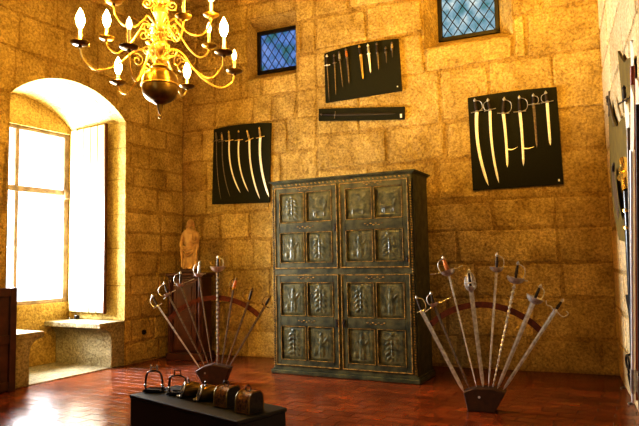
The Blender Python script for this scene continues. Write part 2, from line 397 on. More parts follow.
o = m_.build('floor_niche', BENCHST, kind='structure'); o.location = LEFT.o; o.rotation_euler = (0, 0, LEFT.a)

# window seats
def seat(name, label, a_in, a_out):
    """a_in: inner end of the seat top, a_out: jamb"""
    sg = 1 if a_out > a_in else -1
    t = thing(name, label, 'window seat', LEFT.o, LEFT.a, 'stone seats in the window niche')
    top = MB(); top.prism([(a_in, .545), (a_in - sg * 0, .615), (a_out - sg * .004, .615), (a_out - sg * .004, .545)], -ND + .01, .016)
    # chamfer via bevel modifier
    o = top.build('seat_slab', BENCHST, t); bv = o.modifiers.new('b', 'BEVEL'); bv.width = .012; bv.segments = 2
    prof = [(a_out - sg * .004, .545), (a_in + sg * .02, .545)]
    for k in range(7):
        q = k / 6 * math.pi / 2; prof.append((a_in + sg * (.03 + .17 * math.sin(q)), .375 + .165 * math.cos(q)))
    prof += [(a_in + sg * .20, .012), (a_out - sg * .004, .012)]
    b = MB(); b.prism(prof, -ND + .01, .012); b.build('seat_block', BENCHST, t)
    return t
seat('stone_window_seat', 'stone window seat under the open cream shutter', 1.64, arch_rng[0])
seat('stone_window_seat', 'stone window seat beside the dark brown wooden screen', 2.47, arch_rng[1])

# ------------------------------------------------------------------ windows
w = bpy.data.objects.new('window_1', None); C.objects.link(w); w.location = LEFT.o; w.rotation_euler = (0, 0, LEFT.a); w['kind'] = 'structure'
fr = MB(); y = -ND - .08; a0, a1 = arch_rng; zt, zb = 3.36, .86
fr.box((a0 + .045, y, (zt + zb) / 2), (.09, .08, zt - zb), .01); fr.box((a1 - .045, y, (zt + zb) / 2), (.09, .08, zt - zb), .01)
fr.box((2.06, y, (zt + zb) / 2), (.06, .08, zt - zb), .01); fr.box((2.095, y + .01, 2.47), (a1 - a0 - .18, .07, .085), .01)
fr.box((2.095, y, zb + .03), (a1 - a0 - .18, .08, .06), .01); fr.box((2.095, y, zt - .03), (a1 - a0 - .18, .08, .06), .01)
fr.box((a0 + .045, y + .05, 2.45), (.11, .05, .14), .01)
fr.build('window_frame', WFRAME, w)
gp = MB()
for (x0, x1) in ((a0 + .09, 2.03), (2.09, a1 - .09)):
    for (z0, z1) in ((zb + .06, 2.43), (2.51, zt - .06)): gp.box(((x0 + x1) / 2, y, (z0 + z1) / 2), (x1 - x0, .006, z1 - z0))
gp.build('pane', CLEAR, w)
# shutter folded back on the right jamb
sh = bpy.data.objects.new('window_shutter', None); C.objects.link(sh); sh.location = LEFT.w(a0 + .05, -ND + .06, 0); sh.rotation_euler = (0, 0, LEFT.a + R(90) - R(4))
tag(sh, 'tall cream boarded shutter folded open against the window jamb', 'shutter')
for i in range(5):
    pb = MB(); pb.box((.078 + i * .157, 0, 2.06), (.146, .03, 2.68), .008); pb.build('board', SHUT, sh)
sb = MB()
for i in range(5):
    for z in (.84, .90, 1.98, 2.04, 3.16, 3.28):
        for dx in (-.03, .03): sb.blob((.078 + i * .157 + dx, -.017, z), (.007, .007, .007), 6, 4)
sb.build('stud', IRON, sh, kind='stuff')
se = MB(); se.box((.80, .0, 2.06), (.02, .05, 2.70), .004); se.build('edge_strip', WOOD, sh)
for z in (.95, 2.9): hg = MB(); hg.box((.40, .028, z), (.72, .02, .09), .004); hg.build('batten', SHUT, sh)
blk = MB(); blk.box((0, 0, .03), (.06, .06, .06), .01)
o = blk.build('shutter_foot_block', IRON); o.location = LEFT.w(a0 + .07, -ND + .25, .615); o.rotation_euler = (0, 0, LEFT.a); tag(o, 'small dark block on the seat under the shutter', 'block')

def leaded(name, g, glass, nx, nz, slat):
    w = bpy.data.objects.new(name, None); C.objects.link(w); w.location = BACK.w(0, DEP, 0); w.rotation_euler = (0, 0, BACK.a); w['kind'] = 'structure'
    a0, a1, z0, z1 = g; t = .055
    f = MB(); f.box((a0 + t / 2, 0, (z0 + z1) / 2), (t, .05, z1 - z0), .004); f.box((a1 - t / 2, 0, (z0 + z1) / 2), (t, .05, z1 - z0), .004)
    f.box(((a0 + a1) / 2, 0, z0 + t / 2), (a1 - a0, .05, t), .004); f.box(((a0 + a1) / 2, 0, z1 - t / 2), (a1 - a0, .05, t), .004)
    f.build('window_frame', FRAMEK, w)
    p = MB(); p.box(((a0 + a1) / 2, .012, (z0 + z1) / 2), (a1 - a0 - 2 * t, .004, z1 - z0 - 2 * t)); p.build('pane', glass, w)
    l = MB(); x0, x1, y0, y1 = a0 + t, a1 - t, z0 + t, z1 - t; dx = (x1 - x0) / nx; sl = slat
    # diagonal leads z = +-sl*x + k
    for sg in (1, -1):
        k0 = y0 - sl * (x1 - x0); n = int((y1 - y0 + sl * (x1 - x0)) / (dx * sl)) + 2
        for i in range(n):
            k = k0 + i * dx * sl
            pts = []
            for q in range(2):
                pass
            # clip line z = k + sl*(x-x0) (or mirrored) to the pane
            xa = max(0, (y0 - k) / sl); xb = min(x1 - x0, (y1 - k) / sl)
            if xb - xa < .01: continue
            f_ = (lambda v: x0 + v) if sg > 0 else (lambda v: x1 - v)
            l.tube([(f_(xa), .004, k + sl * xa), (f_(xb), .004, k + sl * xb)], .006, 4)
    l.build('lead_lattice', LEAD, w)
leaded('window_2', g2, OLDG_BLUE, 5, 8, 1.5)
leaded('window_3', g3, OLDG, 5, 8, 1.45)

# ------------------------------------------------------------------ swords
def sword(name, label, cat, group, pl, off, pom, grd, tip, mid=None, w=.028, tw=None, steel=STEEL, grip=GRIPD, guard='cross', gmat=None, bow=0, cup=.055, quil=None, hook=None, gr=.012, twist=False, pomr=.015, sheath=None, bowmat=None):
    gmat = gmat or steel
    G = pl.px(*grd, off); P = pl.px(*pom, off) - G; T = pl.px(*tip, off) - G
    M = (pl.px(*mid, off) - G) if mid else T / 2
    t = thing(name, label, cat, pl.w(G.x, off, G.z), pl.a, group)
    ctrl = 2 * M - .5 * T if mid else M
    pts = [(ctrl * 2 * q * (1 - q) + T * q * q) if True else None for q in [i / 16 for i in range(17)]]
    b = MB(); V = []; tw = tw if tw is not None else w * .6; n = len(pts)
    for i, p in enumerate(pts):
        d = (pts[min(i + 1, n - 1)] - pts[max(i - 1, 0)]).normalized(); s = Vector((d.z, 0, -d.x)); q = i / (n - 1)
        ww = (w + (tw - w) * q) / 2; th = .004
        if q > .9 : ww *= max(0.04, 1 - ((q - .9) / .1) ** 1.5)
        V += [p + s * ww, p + Vector((0, -th, 0)), p - s * ww, p + Vector((0, th, 0))]
    fs = [(i * 4 + k, i * 4 + (k + 1) % 4, i * 4 + 4 + (k + 1) % 4, i * 4 + 4 + k) for i in range(n - 1) for k in range(4)] + [(0, 1, 2, 3), tuple(4 * (n - 1) + k for k in (3, 2, 1, 0))]
    if twist:
        N_ = 90; tp = [T * (i / N_) for i in range(N_ + 1)]
        b.tube(tp, [w / 2 * (1.25 if (i // 2) % 2 else .7) * (1 - .5 * i / N_) for i in range(N_ + 1)], 6)
    else: b.add(V, fs)
    if hook:
        h = [pl.px(*q, off) - G for q in hook]; hp = spline(h, 6); b.tube(hp, [.012 * (1 - .85 * i / (len(hp) - 1)) for i in range(len(hp))], 6, flat=.4)
    b.build('blade', steel, t)
    ax = P.normalized(); L_ = P.length; sd = Vector((ax.z, 0, -ax.x))
    g = MB(); g.lathe([(gr * .8, 0.0), (gr, L_ * .2), (gr * 1.15, L_ * .45), (gr * .9, L_ * .75), (gr * .8, L_ * .86)], (0, 0, 0), ax, 10); g.build('grip', grip, t, True)
    pm = MB(); pm.lathe([(pomr * .5, -pomr * 1.1), (pomr * .9, -pomr * .6), (pomr, 0), (pomr * .7, pomr * .7), (pomr * .3, pomr), (pomr * .25, pomr * 1.4)], P, ax, 10); pm.build('pommel', gmat, t, True)
    gd = MB()
    if guard == 'cup':
        pr = [(.012, -cup * .68), (cup * .5, -cup * .60), (cup * .85, -cup * .33), (cup, 0.0), (cup * 1.08, .006), (cup * .94, .004), (cup * .7, -cup * .18), (.012, -cup * .38)]
        gd.lathe(pr, ax * .012, ax, 18)
    elif guard == 'basket':
        for k in range(6):
            q = k * math.pi / 3; dr = sd * math.cos(q) + Vector((0, 1, 0)) * math.sin(q)
            gd.tube(spline([ax * -.03 + dr * .01, ax * .0 + dr * cup * .9, ax * L_ * .35 + dr * cup, ax * L_ * .75 + dr * cup * .6, P * .95], 5), .0055, 6)
        gd.tube([ax * L_ * .3 + (sd * math.cos(q) + Vector((0, 1, 0)) * math.sin(q)) * cup for q in [i * math.pi / 8 for i in range(17)]], .006, 6)
        gd.lathe([(.01, -.035), (cup * .8, -.01), (cup * .95, .02), (cup * .85, .02), (.01, -.02)], (0, 0, 0), ax, 14)
    elif guard == 's':
        gd.tube(spline([sd * -.11 + ax * .035, sd * -.085 + ax * .005, sd * -.05 + ax * .012, sd * -.02, sd * .02, sd * .06 + ax * -.01, sd * .09 + ax * .0, sd * .10 + ax * .04, sd * .075 + ax * .05], 5), .006, 6)
        gd.lathe([(.012, -.02), (.018, 0), (.012, .02)], (0, 0, 0), ax, 8)
    else:
        ql = cup
        gd.tube([sd * -ql, sd * -ql * .5, sd * 0, sd * ql * .5, sd * ql], [.008, .0055, .009, .0055, .008], 6)
        gd.lathe([(gr * .9, -.012), (gr * 1.3, 0), (gr * .9, .012)], (0, 0, 0), ax, 8)
    gd.build('guard', gmat, t, True)
    if quil:
        a = pl.px(*quil[0], off) - G; c = pl.px(*quil[1], off) - G; qb = MB(); pp = [a, a * .5, Vector((0, 0, 0)) + (a + c) * .15, c * .5, c]
        qb.tube(pp, [.007, .005, .006, .005, .007], 6); qb.build('quillon', gmat, t, True)
    if bow:
        bb = MB(); r = L_ * .42 * bow
        bp_ = spline([sd * .5 * r * .6 + ax * .0, sd * r * .95 + ax * L_ * .12, sd * r * 1.15 + ax * L_ * .45, sd * r * .9 + ax * L_ * .8, P * .98], 6)
        bb.tube(bp_, .0055, 6); bb.build('knuckle_bow', bowmat or gmat, t, True)
    return t

# ------------------------------------------------------------------ sword racks
def rack(label, pl, base_px, arc_px, strut_px, screw_px, band=.052):
    t = thing('sword_rack', label, 'sword rack', pl.w(0, 0, 0), pl.a, 'fan shaped sword racks')
    P = [pl.px(*p) for p in base_px]
    zmin = min(p.z for p in P)
    P = [Vector((p.x, 0, max(0, p.z - zmin) if p.z - zmin > .04 else 0)) for p in P]
    b = MB(); b.prism([(p.x, p.z) for p in P], -.075, .075); o = b.build('base_block', RACKB, t); bv = o.modifiers.new('b', 'BEVEL'); bv.width = .008
    A, B_, D_ = [pl.px(*p) for p in arc_px]
    # circle through three points
    ax_, ay = A.x, A.z; bx, by = B_.x, B_.z; cx, cy = D_.x, D_.z
    d = 2 * (ax_ * (by - cy) + bx * (cy - ay) + cx * (ay - by))
    ux = ((ax_**2 + ay**2) * (by - cy) + (bx**2 + by**2) * (cy - ay) + (cx**2 + cy**2) * (ay - by)) / d
    uz = ((ax_**2 + ay**2) * (cx - bx) + (bx**2 + by**2) * (ax_ - cx) + (cx**2 + cy**2) * (bx - ax_)) / d
    rr = math.hypot(ax_ - ux, ay - uz); q0 = math.atan2(ay - uz, ax_ - ux); q1 = math.atan2(cy - uz, cx - ux)
    n = 40; po = []; pi_ = []
    for i in range(n + 1):
        q = q0 + (q1 - q0) * i / n; po.append((ux + (rr + band / 2) * math.cos(q), uz + (rr + band / 2) * math.sin(q))); pi_.append((ux + (rr - band / 2) * math.cos(q), uz + (rr - band / 2) * math.sin(q)))
    a = MB()
    for i in range(n): a.prism([po[i], po[i + 1], pi_[i + 1], pi_[i]], .032, .040)
    a.build('arc_band', RUST, t)
    s0 = pl.px(*strut_px[0]); s1 = pl.px(*strut_px[1])
    s_ = MB(); s_.tube([(s0.x, .052, s0.z), (s1.x, .052, s1.z)], .006, 8); s_.build('strut', RUST, t)
    sc = pl.px(*screw_px); c = MB(); c.lathe([(.012, -.079), (.012, -.070)], (sc.x, 0, sc.z), (0, 1, 0), 10); c.build('screw', STEEL, t)
    return t
g0 = atz(482, 410.5)
PR = Plane((g0.x, g0.y), BACK.a)
rack('sword rack with red iron arc right of the big cabinet', PR, [(464.4, 390.5), (476, 386.8), (494, 387.5), (506.5, 391.5), (495.5, 411.8), (468.8, 409)], [(430, 325), (481, 305), (542, 333)], [(483, 393), (472.8, 306)], (480.4, 395.5), .055)
g1 = atz(215, 383)
PL = Plane((g1.x, g1.y), R(-8))
rack('sword rack with red iron arc in front of the statue pedestal', PL, [(197.2, 370.6), (205, 366), (214, 363.8), (231.5, 368), (225.4, 383.7), (204, 382.5)], [(168, 320), (214, 298), (259, 317)], [(217.2, 370), (217.7, 298)], (207, 372), .058)
SG = 'swords fanned out in the right rack'; SL = 'swords fanned out in the left rack'
sword('sabre', 'broad steel sabre at the left end of the right rack', 'sword', SG, PR, -.02, (416.6, 297.5), (421.5, 311), (464.5, 393), w=.042, tw=.036, bow=.9, guard='cross', cup=.045, bowmat=STEEL)
sword('cup_hilt_rapier', 'rapier with a long slanting crossbar beside the broad sabre', 'sword', SG, PR, .005, (431, 293.4), (434, 305), (470, 390), w=.030, tw=.02, guard='cup', cup=.04, bow=-1.0, quil=((425.3, 312), (450.7, 297.6)), steel=DSTEEL, gmat=STEEL)
sword('cup_hilt_rapier', 'rapier with an orange grip in the right rack', 'sword', SG, PR, -.015, (443.2, 257.8), (448.2, 272), (477, 389), w=.022, tw=.012, guard='cup', cup=.07, grip=GRIPO, gr=.018, bow=-1.1, quil=((430, 274.5), (462.5, 265.5)))
sword('basket_hilt_sword', 'basket hilted broadsword standing in the right rack', 'sword', SG, PR, .005, (469, 270.4), (470.8, 288), (483.5, 389), w=.044, tw=.034, guard='basket', cup=.048)
sword('cup_hilt_rapier', 'tallest cup hilted rapier with plain slim blade in the right rack', 'sword', SG, PR, -.015, (497, 254.8), (496.6, 269), (488.5, 388), w=.026, tw=.016, guard='cup', cup=.062, bow=1.0)
sword('cup_hilt_rapier', 'rapier with a rope twisted blade and cup hilt in the right rack', 'sword', SG, PR, .005, (518, 263.2), (515.5, 279.5), (492.5, 389), w=.030, guard='cup', cup=.078, bow=1.0, quil=((507.5, 275.5), (528, 281)), twist=True)
sword('cup_hilt_rapier', 'cup hilted rapier with wide pale blade beside the curly guarded sword', 'sword', SG, PR, -.015, (540.3, 286), (534.6, 299), (497, 389.5), w=.044, tw=.032, guard='cup', cup=.078, bow=.9)
sword('curly_guard_sword', 'sword with curled guard at the right end of the right rack', 'sword', SG, PR, .012, (562.3, 300.4), (555.2, 310.8), (502.5, 391), w=.036, tw=.030, guard='s')
sword('small_sword', 'slim sword leaning furthest left in the left rack', 'sword', SL, PL, -.02, (152.6, 296), (157.8, 306), (201, 370), w=.026, tw=.018, guard='cross', cup=.06, bow=-.9)
sword('loop_guard_sword', 'sword with a wide looped guard in the left rack', 'sword', SL, PL, .005, (164.4, 283.5), (168, 294.7), (206, 368), w=.028, tw=.02, guard='cup', cup=.045, bow=-1.5, steel=DSTEEL, gmat=STEEL, quil=((164, 299), (175.5, 290)))
sword('cup_hilt_rapier', 'rapier with slanting crossbar before the statue pedestal', 'sword', SL, PL, -.018, (180.4, 272.8), (180.4, 284.6), (209.5, 367), w=.024, tw=.015, guard='cup', cup=.055, bow=-1.2, quil=((173.8, 285.6), (194.5, 278.8)), steel=DSTEEL, gmat=STEEL)
sword('bright_hilt_sword', 'sword with thick shining hilt before the statue pedestal', 'sword', SL, PL, .005, (199.7, 262.8), (198.6, 274.8), (212.5, 365.5), w=.024, tw=.016, guard='cup', cup=.06, bow=-1.0, gr=.016, grip=STEEL, quil=((193, 276), (205.8, 273.6)), steel=DSTEEL, gmat=STEEL)
sword('cup_hilt_rapier', 'tallest rapier with dark rope twisted blade in the left rack', 'sword', SL, PL, -.018, (217.8, 257.2), (217.8, 268), (217.3, 364.5), w=.034, guard='cup', cup=.088, bow=1.1, steel=DSTEEL, twist=True, gmat=STEEL)
sword('dark_blade_sword', 'dark bladed sword with copper brown hilt in the left rack', 'sword', SL, PL, .005, (236.4, 279), (233.4, 289), (221.5, 366), w=.028, tw=.02, guard='cross', cup=.045, bow=-1.0, steel=DSTEEL, grip=GRIPO, gr=.018, gmat=BRASSD)
sword('brass_hilt_sword', 'dark slim sword with brass hilt, second from right end of left rack', 'sword', SL, PL, -.018, (252.3, 289), (248.8, 301), (225.5, 367), w=.026, tw=.018, guard='cross', cup=.04, bow=-1.3, steel=DSTEEL, gmat=BRASSD)
sword('brass_hilt_sword', 'dark sword leaning furthest toward the cabinet from the left rack', 'sword', SL, PL, .005, (269.8, 297), (265, 306), (228.5, 368), w=.03, tw=.02, guard='cross', cup=.045, bow=-1.0, steel=DSTEEL, gmat=BRASSD)

# ------------------------------------------------------------------ boards on the back wall
def board(name, label, pl, px, off=-.045, th=.02, m=FELT, sub=8, curved=None, dot=None, dotsize=(.022, .03)):
    P = [pl.px(*p, off) for p in px]
    t = thing(name, label, 'display board', pl.w(P[0].x, off, P[0].z), pl.a)
    Q = [p - P[0] for p in P]
    b = MB(); b.prism([(p.x, p.z) for p in Q], 0, th); b.build('backing_panel', m, t)
    h = MB(); cx = sum(p.x for p in Q) / len(Q); cz = sum(p.z for p in Q) / len(Q)
    h.box((cx, (th - off) / 2 - .004, cz), (.3, max(-off - th - .008, .01), .08)); h.build('wall_bracket', IRON, t)
    if dot:
        d = pl.px(*dot, off) - P[0]; c = MB(); c.box((d.x, -.002, d.z), (dotsize[0], .003, dotsize[1])); c.build('number_card', WHITE, t)
    return t
def arcpts(a, b, c, n=8):
    out = []
    for i in range(n + 1):
        t = i / n; k = (2 * b[0] - .5 * a[0] - .5 * c[0], 2 * b[1] - .5 * a[1] - .5 * c[1])
        out.append((a[0] * (1 - t) ** 2 + 2 * k[0] * t * (1 - t) + c[0] * t * t, a[1] * (1 - t) ** 2 + 2 * k[1] * t * (1 - t) + c[1] * t * t))
    return out
OB = -.045; OS = OB - .014
board('sabre_board', 'dark board with six curved sabres left of the cabinet', BACK, arcpts((213.8, 129.4), (241.7, 124.3), (270.9, 122.9)) + [(269.5, 202.5), (212, 204.3)])
board('dagger_board', 'dark board of nine daggers high between the two leaded windows', BACK, arcpts((324.3, 53.5), (359, 44), (398.3, 38.6)) + [(401.9, 90.4), (325.6, 102.8)], dot=(397.5, 86.5), dotsize=(.018, .018))
board('narrow_board', 'long narrow dark board hung under the dagger board', BACK, [(318.6, 108.8), (404.6, 106.6), (404.4, 119.2), (318.8, 120.8)], dot=(401, 115.8), dotsize=(.028, .055))
board('sword_board', 'dark board with two hooked blades at the right of the back wall', BACK, arcpts((467.7, 98), (511, 91.3), (556.4, 87)) + [(563.7, 184), (473, 190.3)], dot=(559, 180.2), dotsize=(.022, .03))
def A_(x, y): return (190 + x * .2584, 110 + y * .2584)
def B4(x, y): return (318 + x * .2113, 35 + y * .2113)
def D4(x, y): return (450 + x * .2814, 80 + y * .2814)
A = [((100, 90), (103, 118), (106, 240), (120, 345), DSTEEL, .016, 'thin dark sabre nearest the left edge of the sabre board', DSTEEL),
     ((122, 90), (125, 120), (130, 232), (155, 335), DSTEEL, .022, 'thin dark bladed sabre with pale hilt on the sabre board', BONE),
     ((150, 85), (152, 118), (159, 225), (195, 320), STEELW, .030, 'curved white sabre beside the two dark ones on the sabre board', BONE),
     ((188, 83), (189, 116), (193, 220), (226, 316), STEELW, .030, 'shorter curved sabre with dark grip on the sabre board', GRIPD),
     ((221, 82), (230, 115), (238, 232), (270, 343), STEELW, .034, 'long white sabre, second from right end of the sabre board', BONE),
     ((268, 70), (272, 105), (276, 222), (307, 338), STEELW, .044, 'broadest yellowish sabre at the right end of the sabre board', BONE)]
for (p, g, m, t_, st, w_, lab, gp_) in A:
    sword('curved_sabre', lab, 'sabre', 'curved sabres on the sabre board', BACK, OS, A_(*p), A_(*g), A_(*t_), A_(*m), w=w_, tw=w_ * .8, steel=st, grip=gp_, guard='cross', cup=.07, gmat=BRASS if st is STEELW else DSTEEL, gr=.015)
Dd = [((88, 72), (95, 112), (101, 240), (137, 376), STEELW, .044, 'longest curved sword at the left of the hooked blade board', 1, None),
      ((135, 72), (142, 106), (150, 240), (174, 366), STEELW, .036, 'curved sword just left of the two hooked blades', -1, None),
      ((192, 68), (189, 118), (199, 215), (204, 311), STEELW, .038, 'left one of the two blades with a hook', 1, [(204, 246), (222, 247), (241, 237)]),
      ((246, 62), (248, 112), (257, 212), (261, 306), STEELW, .038, 'right one of the two blades with a hook', 1, [(261, 243), (280, 243), (299, 237)]),
      ((296, 55), (297, 86), (303, 160), (309, 241), DSTEEL, .034, 'dull dark blade between hooked blade and short sword', 1, None),
      ((340, 46), (345, 78), (350, 150), (357, 233), STEELW, .038, 'short straight pale sword at the right of the hooked blade board', -1, None)]
for (p, g, m, t_, st, w_, lab, bw, hk) in Dd:
    sword('hung_sword', lab, 'sword', 'swords on the hooked blade board', BACK, OS - .006, D4(*p), D4(*g), D4(*t_), D4(*m), w=w_, tw=w_ * .75, steel=st, grip=GRIPD, guard='cross', cup=.075, gmat=STEEL, bow=bw * 1.1, gr=.02, hook=[D4(*q) for q in hk] if hk else None, pomr=.02)
Bb = [((42, 100), (43, 143), (53, 314), DSTEEL, .016, GRIPD, 'longest slim dagger at the left end of the dagger board', .045),
      ((76, 98), (78, 132), (84, 283), DSTEEL, .022, GRIPD, 'long dark dagger, second from left on the dagger board', .03),
      ((100, 85), (103, 118), (117, 247), DSTEEL, .020, STEEL, 'slim dark dagger left of the orange gripped one', .02),
      ((132, 70), (137, 108), (147, 231), DSTEEL, .034, GRIPO, 'dagger with an orange grip on the dagger board', .015),
      ((195, 55), (202, 95), (213, 209), BRASS, .046, GRIPD, 'broad golden bladed dagger at the middle of the dagger board', .02),
      ((236, 50), (240, 88), (249, 180), STEELW, .036, STEEL, 'pale dagger right of the broad golden one', .025),
      ((278, 42), (281, 85), (287, 165), DSTEEL, .030, GRIPD, 'short dagger with beaded sheath on the dagger board', .015),
      ((320, 62), (321, 82), (324, 133), DSTEEL, .018, GRIPD, 'tiny thin dagger, second from right on the dagger board', .02),
      ((350, 40), (350, 68), (352, 106), DSTEEL, .016, BONE, 'smallest dagger at the right end of the dagger board', .01)]
for (p, g, t_, st, w_, gp_, lab, q) in Bb:
    sword('dagger', lab, 'dagger', 'daggers on the dagger board', BACK, OS, B4(*p), B4(*g), B4(*t_), w=w_, tw=w_ * .5, steel=st, grip=gp_, guard='cross', cup=q, gmat=STEELW if st is DSTEEL and q > .04 else st, gr=.016, pomr=.018)
sword('long_dark_sword', 'long dark sword lying along the narrow board', 'sword', None, BACK, OS, B4(15, 376), B4(80, 378), B4(370, 372), w=.035, tw=.03, steel=mat('blackened_blade', (.05, .04, .025), .6, .3), grip=GRIPD, guard='cross', cup=.05, gmat=DSTEEL, gr=.012)

# ------------------------------------------------------------------ big carved cabinet
cL = atz(271, 373); cR = atz(420.5, 385)
ca = math.atan2(cR.y - cL.y, cR.x - cL.x); CW = (cR - cL).length; CH = 2.42; CD = .60
cab = thing('carved_cabinet', 'tall dark green carved cabinet with four panelled doors', 'cabinet', cL, ca)
m_ = MB(); m_.box((CW / 2, CD / 2, .025), (CW, CD, .05), .008); m_.box((CW / 2, CD / 2 + .012, .06), (CW - .03, CD - .03, .025), .008); m_.build('plinth_base', PAINT, cab)
x0, x1 = .03, CW - .045; ci = .045
m_ = MB(); m_.box((CW / 2, CD / 2 + ci / 2 + .01, 1.215), (x1 - x0, CD - ci - .02, 2.32)); 
# side panel mouldings on the visible right side
m_.box((x1 + .004, CD / 2 + .02, 1.75), (.012, CD - .2, .9), .004); m_.box((x1 + .004, CD / 2 + .02, .66), (.012, CD - .2, .9), .004)
m_.build('carcass', PAINT, cab)
m_ = MB()
for i, (e, z, h) in enumerate(((.004, 2.384, .02), (.025, 2.398, .018), (.045, 2.410, .020))):
    m_.box((CW / 2, CD / 2 + .01 + ci / 2 - e / 2, z), (x1 - x0 + 2 * e, CD - ci + e, h), .005)
m_.build('cornice', PAINT, cab)
m_ = MB(); k = 34
for i in range(k):
    xx = x0 + .03 + (x1 - x0 - .06) * i / (k - 1); m_.box((xx, ci - .010, 2.356), (.032, .020, .020), .004, Matrix.Rotation(R(28), 3, 'Y'))
m_.build('rope_moulding', TRIM, cab)
# face frame
m_ = MB(); fy = ci + .0
for xx, ww in ((x0 + .03, .06), (x1 - .03, .06), (CW / 2, .05)): m_.box((xx, fy, 1.2), (ww, .03, 2.28), .006)
for zz, hh in ((.085, .05), (1.262, .09), (2.352, .05)): m_.box((CW / 2, fy - .001, zz), (x1 - x0, .032, hh), .006)
m_.build('face_frame', PAINT, cab)
for xx in (x0 + .012, x1 - .012):
    m_ = MB()
    for i in range(74): m_.box((xx, fy - .018, .11 + i * .030), (.020, .012, .017), .003, Matrix.Rotation(R(30), 3, 'Y'))
    m_.build('twisted_edge_moulding', TRIM, cab)
def relief(kind, wd, hd, rnd):
    n = 30; m = int(n * hd / wd)
    E = []
    def el(cx, cz, a, b, h=1, rot=0): E.append((cx, cz, a, b, h, rot))
    if kind == 'deer':
        el(.5, .36, .22, .075); el(.31, .25, .022, .13); el(.37, .24, .022, .13); el(.62, .25, .022, .13); el(.69, .25, .022, .13)
        el(.74, .47, .035, .12, 1, -.4); el(.79, .57, .07, .035); el(.78, .68, .015, .08, .8, .4); el(.73, .67, .015, .08, .8, -.5); el(.27, .42, .03, .03)
        for i in range(5): el(.2 + i * .15, .80 + .05 * math.sin(i * 2), .09, .035, .7, rnd.uniform(-.6, .6))
        el(.5, .09, .4, .03, .6)
    elif kind == 'beast':
        el(.48, .34, .24, .09); el(.26, .24, .03, .12); el(.68, .24, .03, .12); el(.72, .42, .09, .08); el(.22, .5, .02, .12, .8, .5)
        for i in range(6): el(rnd.uniform(.15, .85), rnd.uniform(.62, .88), .12, .03, .8, rnd.uniform(-.8, .8))
        el(.5, .10, .4, .03, .6)
    elif kind == 'figure':
        el(.5, .78, .065, .065); el(.5, .56, .10, .17); el(.46, .27, .05, .20); el(.56, .27, .05, .20); el(.36, .56, .035, .14, .9, .6); el(.66, .60, .035, .14, .9, -.8)
        el(.78, .45, .018, .34, .7); el(.25, .25, .07, .10, .7); el(.5, .07, .36, .03, .6)
    else:
        el(.5, .45, .02, .36); 
        for i in range(5):
            for s_ in (-1, 1): el(.5 + s_ * (.13 + .03 * (i % 2)), .2 + i * .14, .11, .04, .9, -s_ * .6); 
            el(.5, .22 + i * .14, .05, .04)
        el(.5, .88, .08, .06)
    ph = rnd.uniform(0, 6)
    def hgt(u, v):
        h = 0
        for (cx, cz, a, b, k, r) in E:
            dx, dz = u - cx, v - cz; c, s_ = math.cos(r), math.sin(r); X = dx * c + dz * s_; Z = -dx * s_ + dz * c
            d = (X / a) ** 2 + (Z / b) ** 2
            if d < 1: h = max(h, k * math.sqrt(1 - d))
        e = min(u, 1 - u, v * hd / wd, (1 - v) * hd / wd) / .09
        base = min(1, e)
        return .008 * base + (.0075 * h if e > .5 else 0) + .0012 * math.sin(u * 40 + ph) * math.sin(v * 37) * (e > 1)
    V = [(wd * i / n, -hgt(i / n, j / m), hd * j / m) for j in range(m + 1) for i in range(n + 1)]
    fs = [(j * (n + 1) + i, j * (n + 1) + i + 1, (j + 1) * (n + 1) + i + 1, (j + 1) * (n + 1) + i) for j in range(m) for i in range(n)]
    return V, fs
rk = random.Random(3)
kinds = {('u', 0): ['plant', 'deer', 'figure', 'plant'], ('u', 1): ['beast', 'deer', 'figure', 'plant'], ('l', 0): ['figure', 'plant', 'plant', 'figure'], ('l', 1): ['plant', 'figure', 'figure', 'plant']}
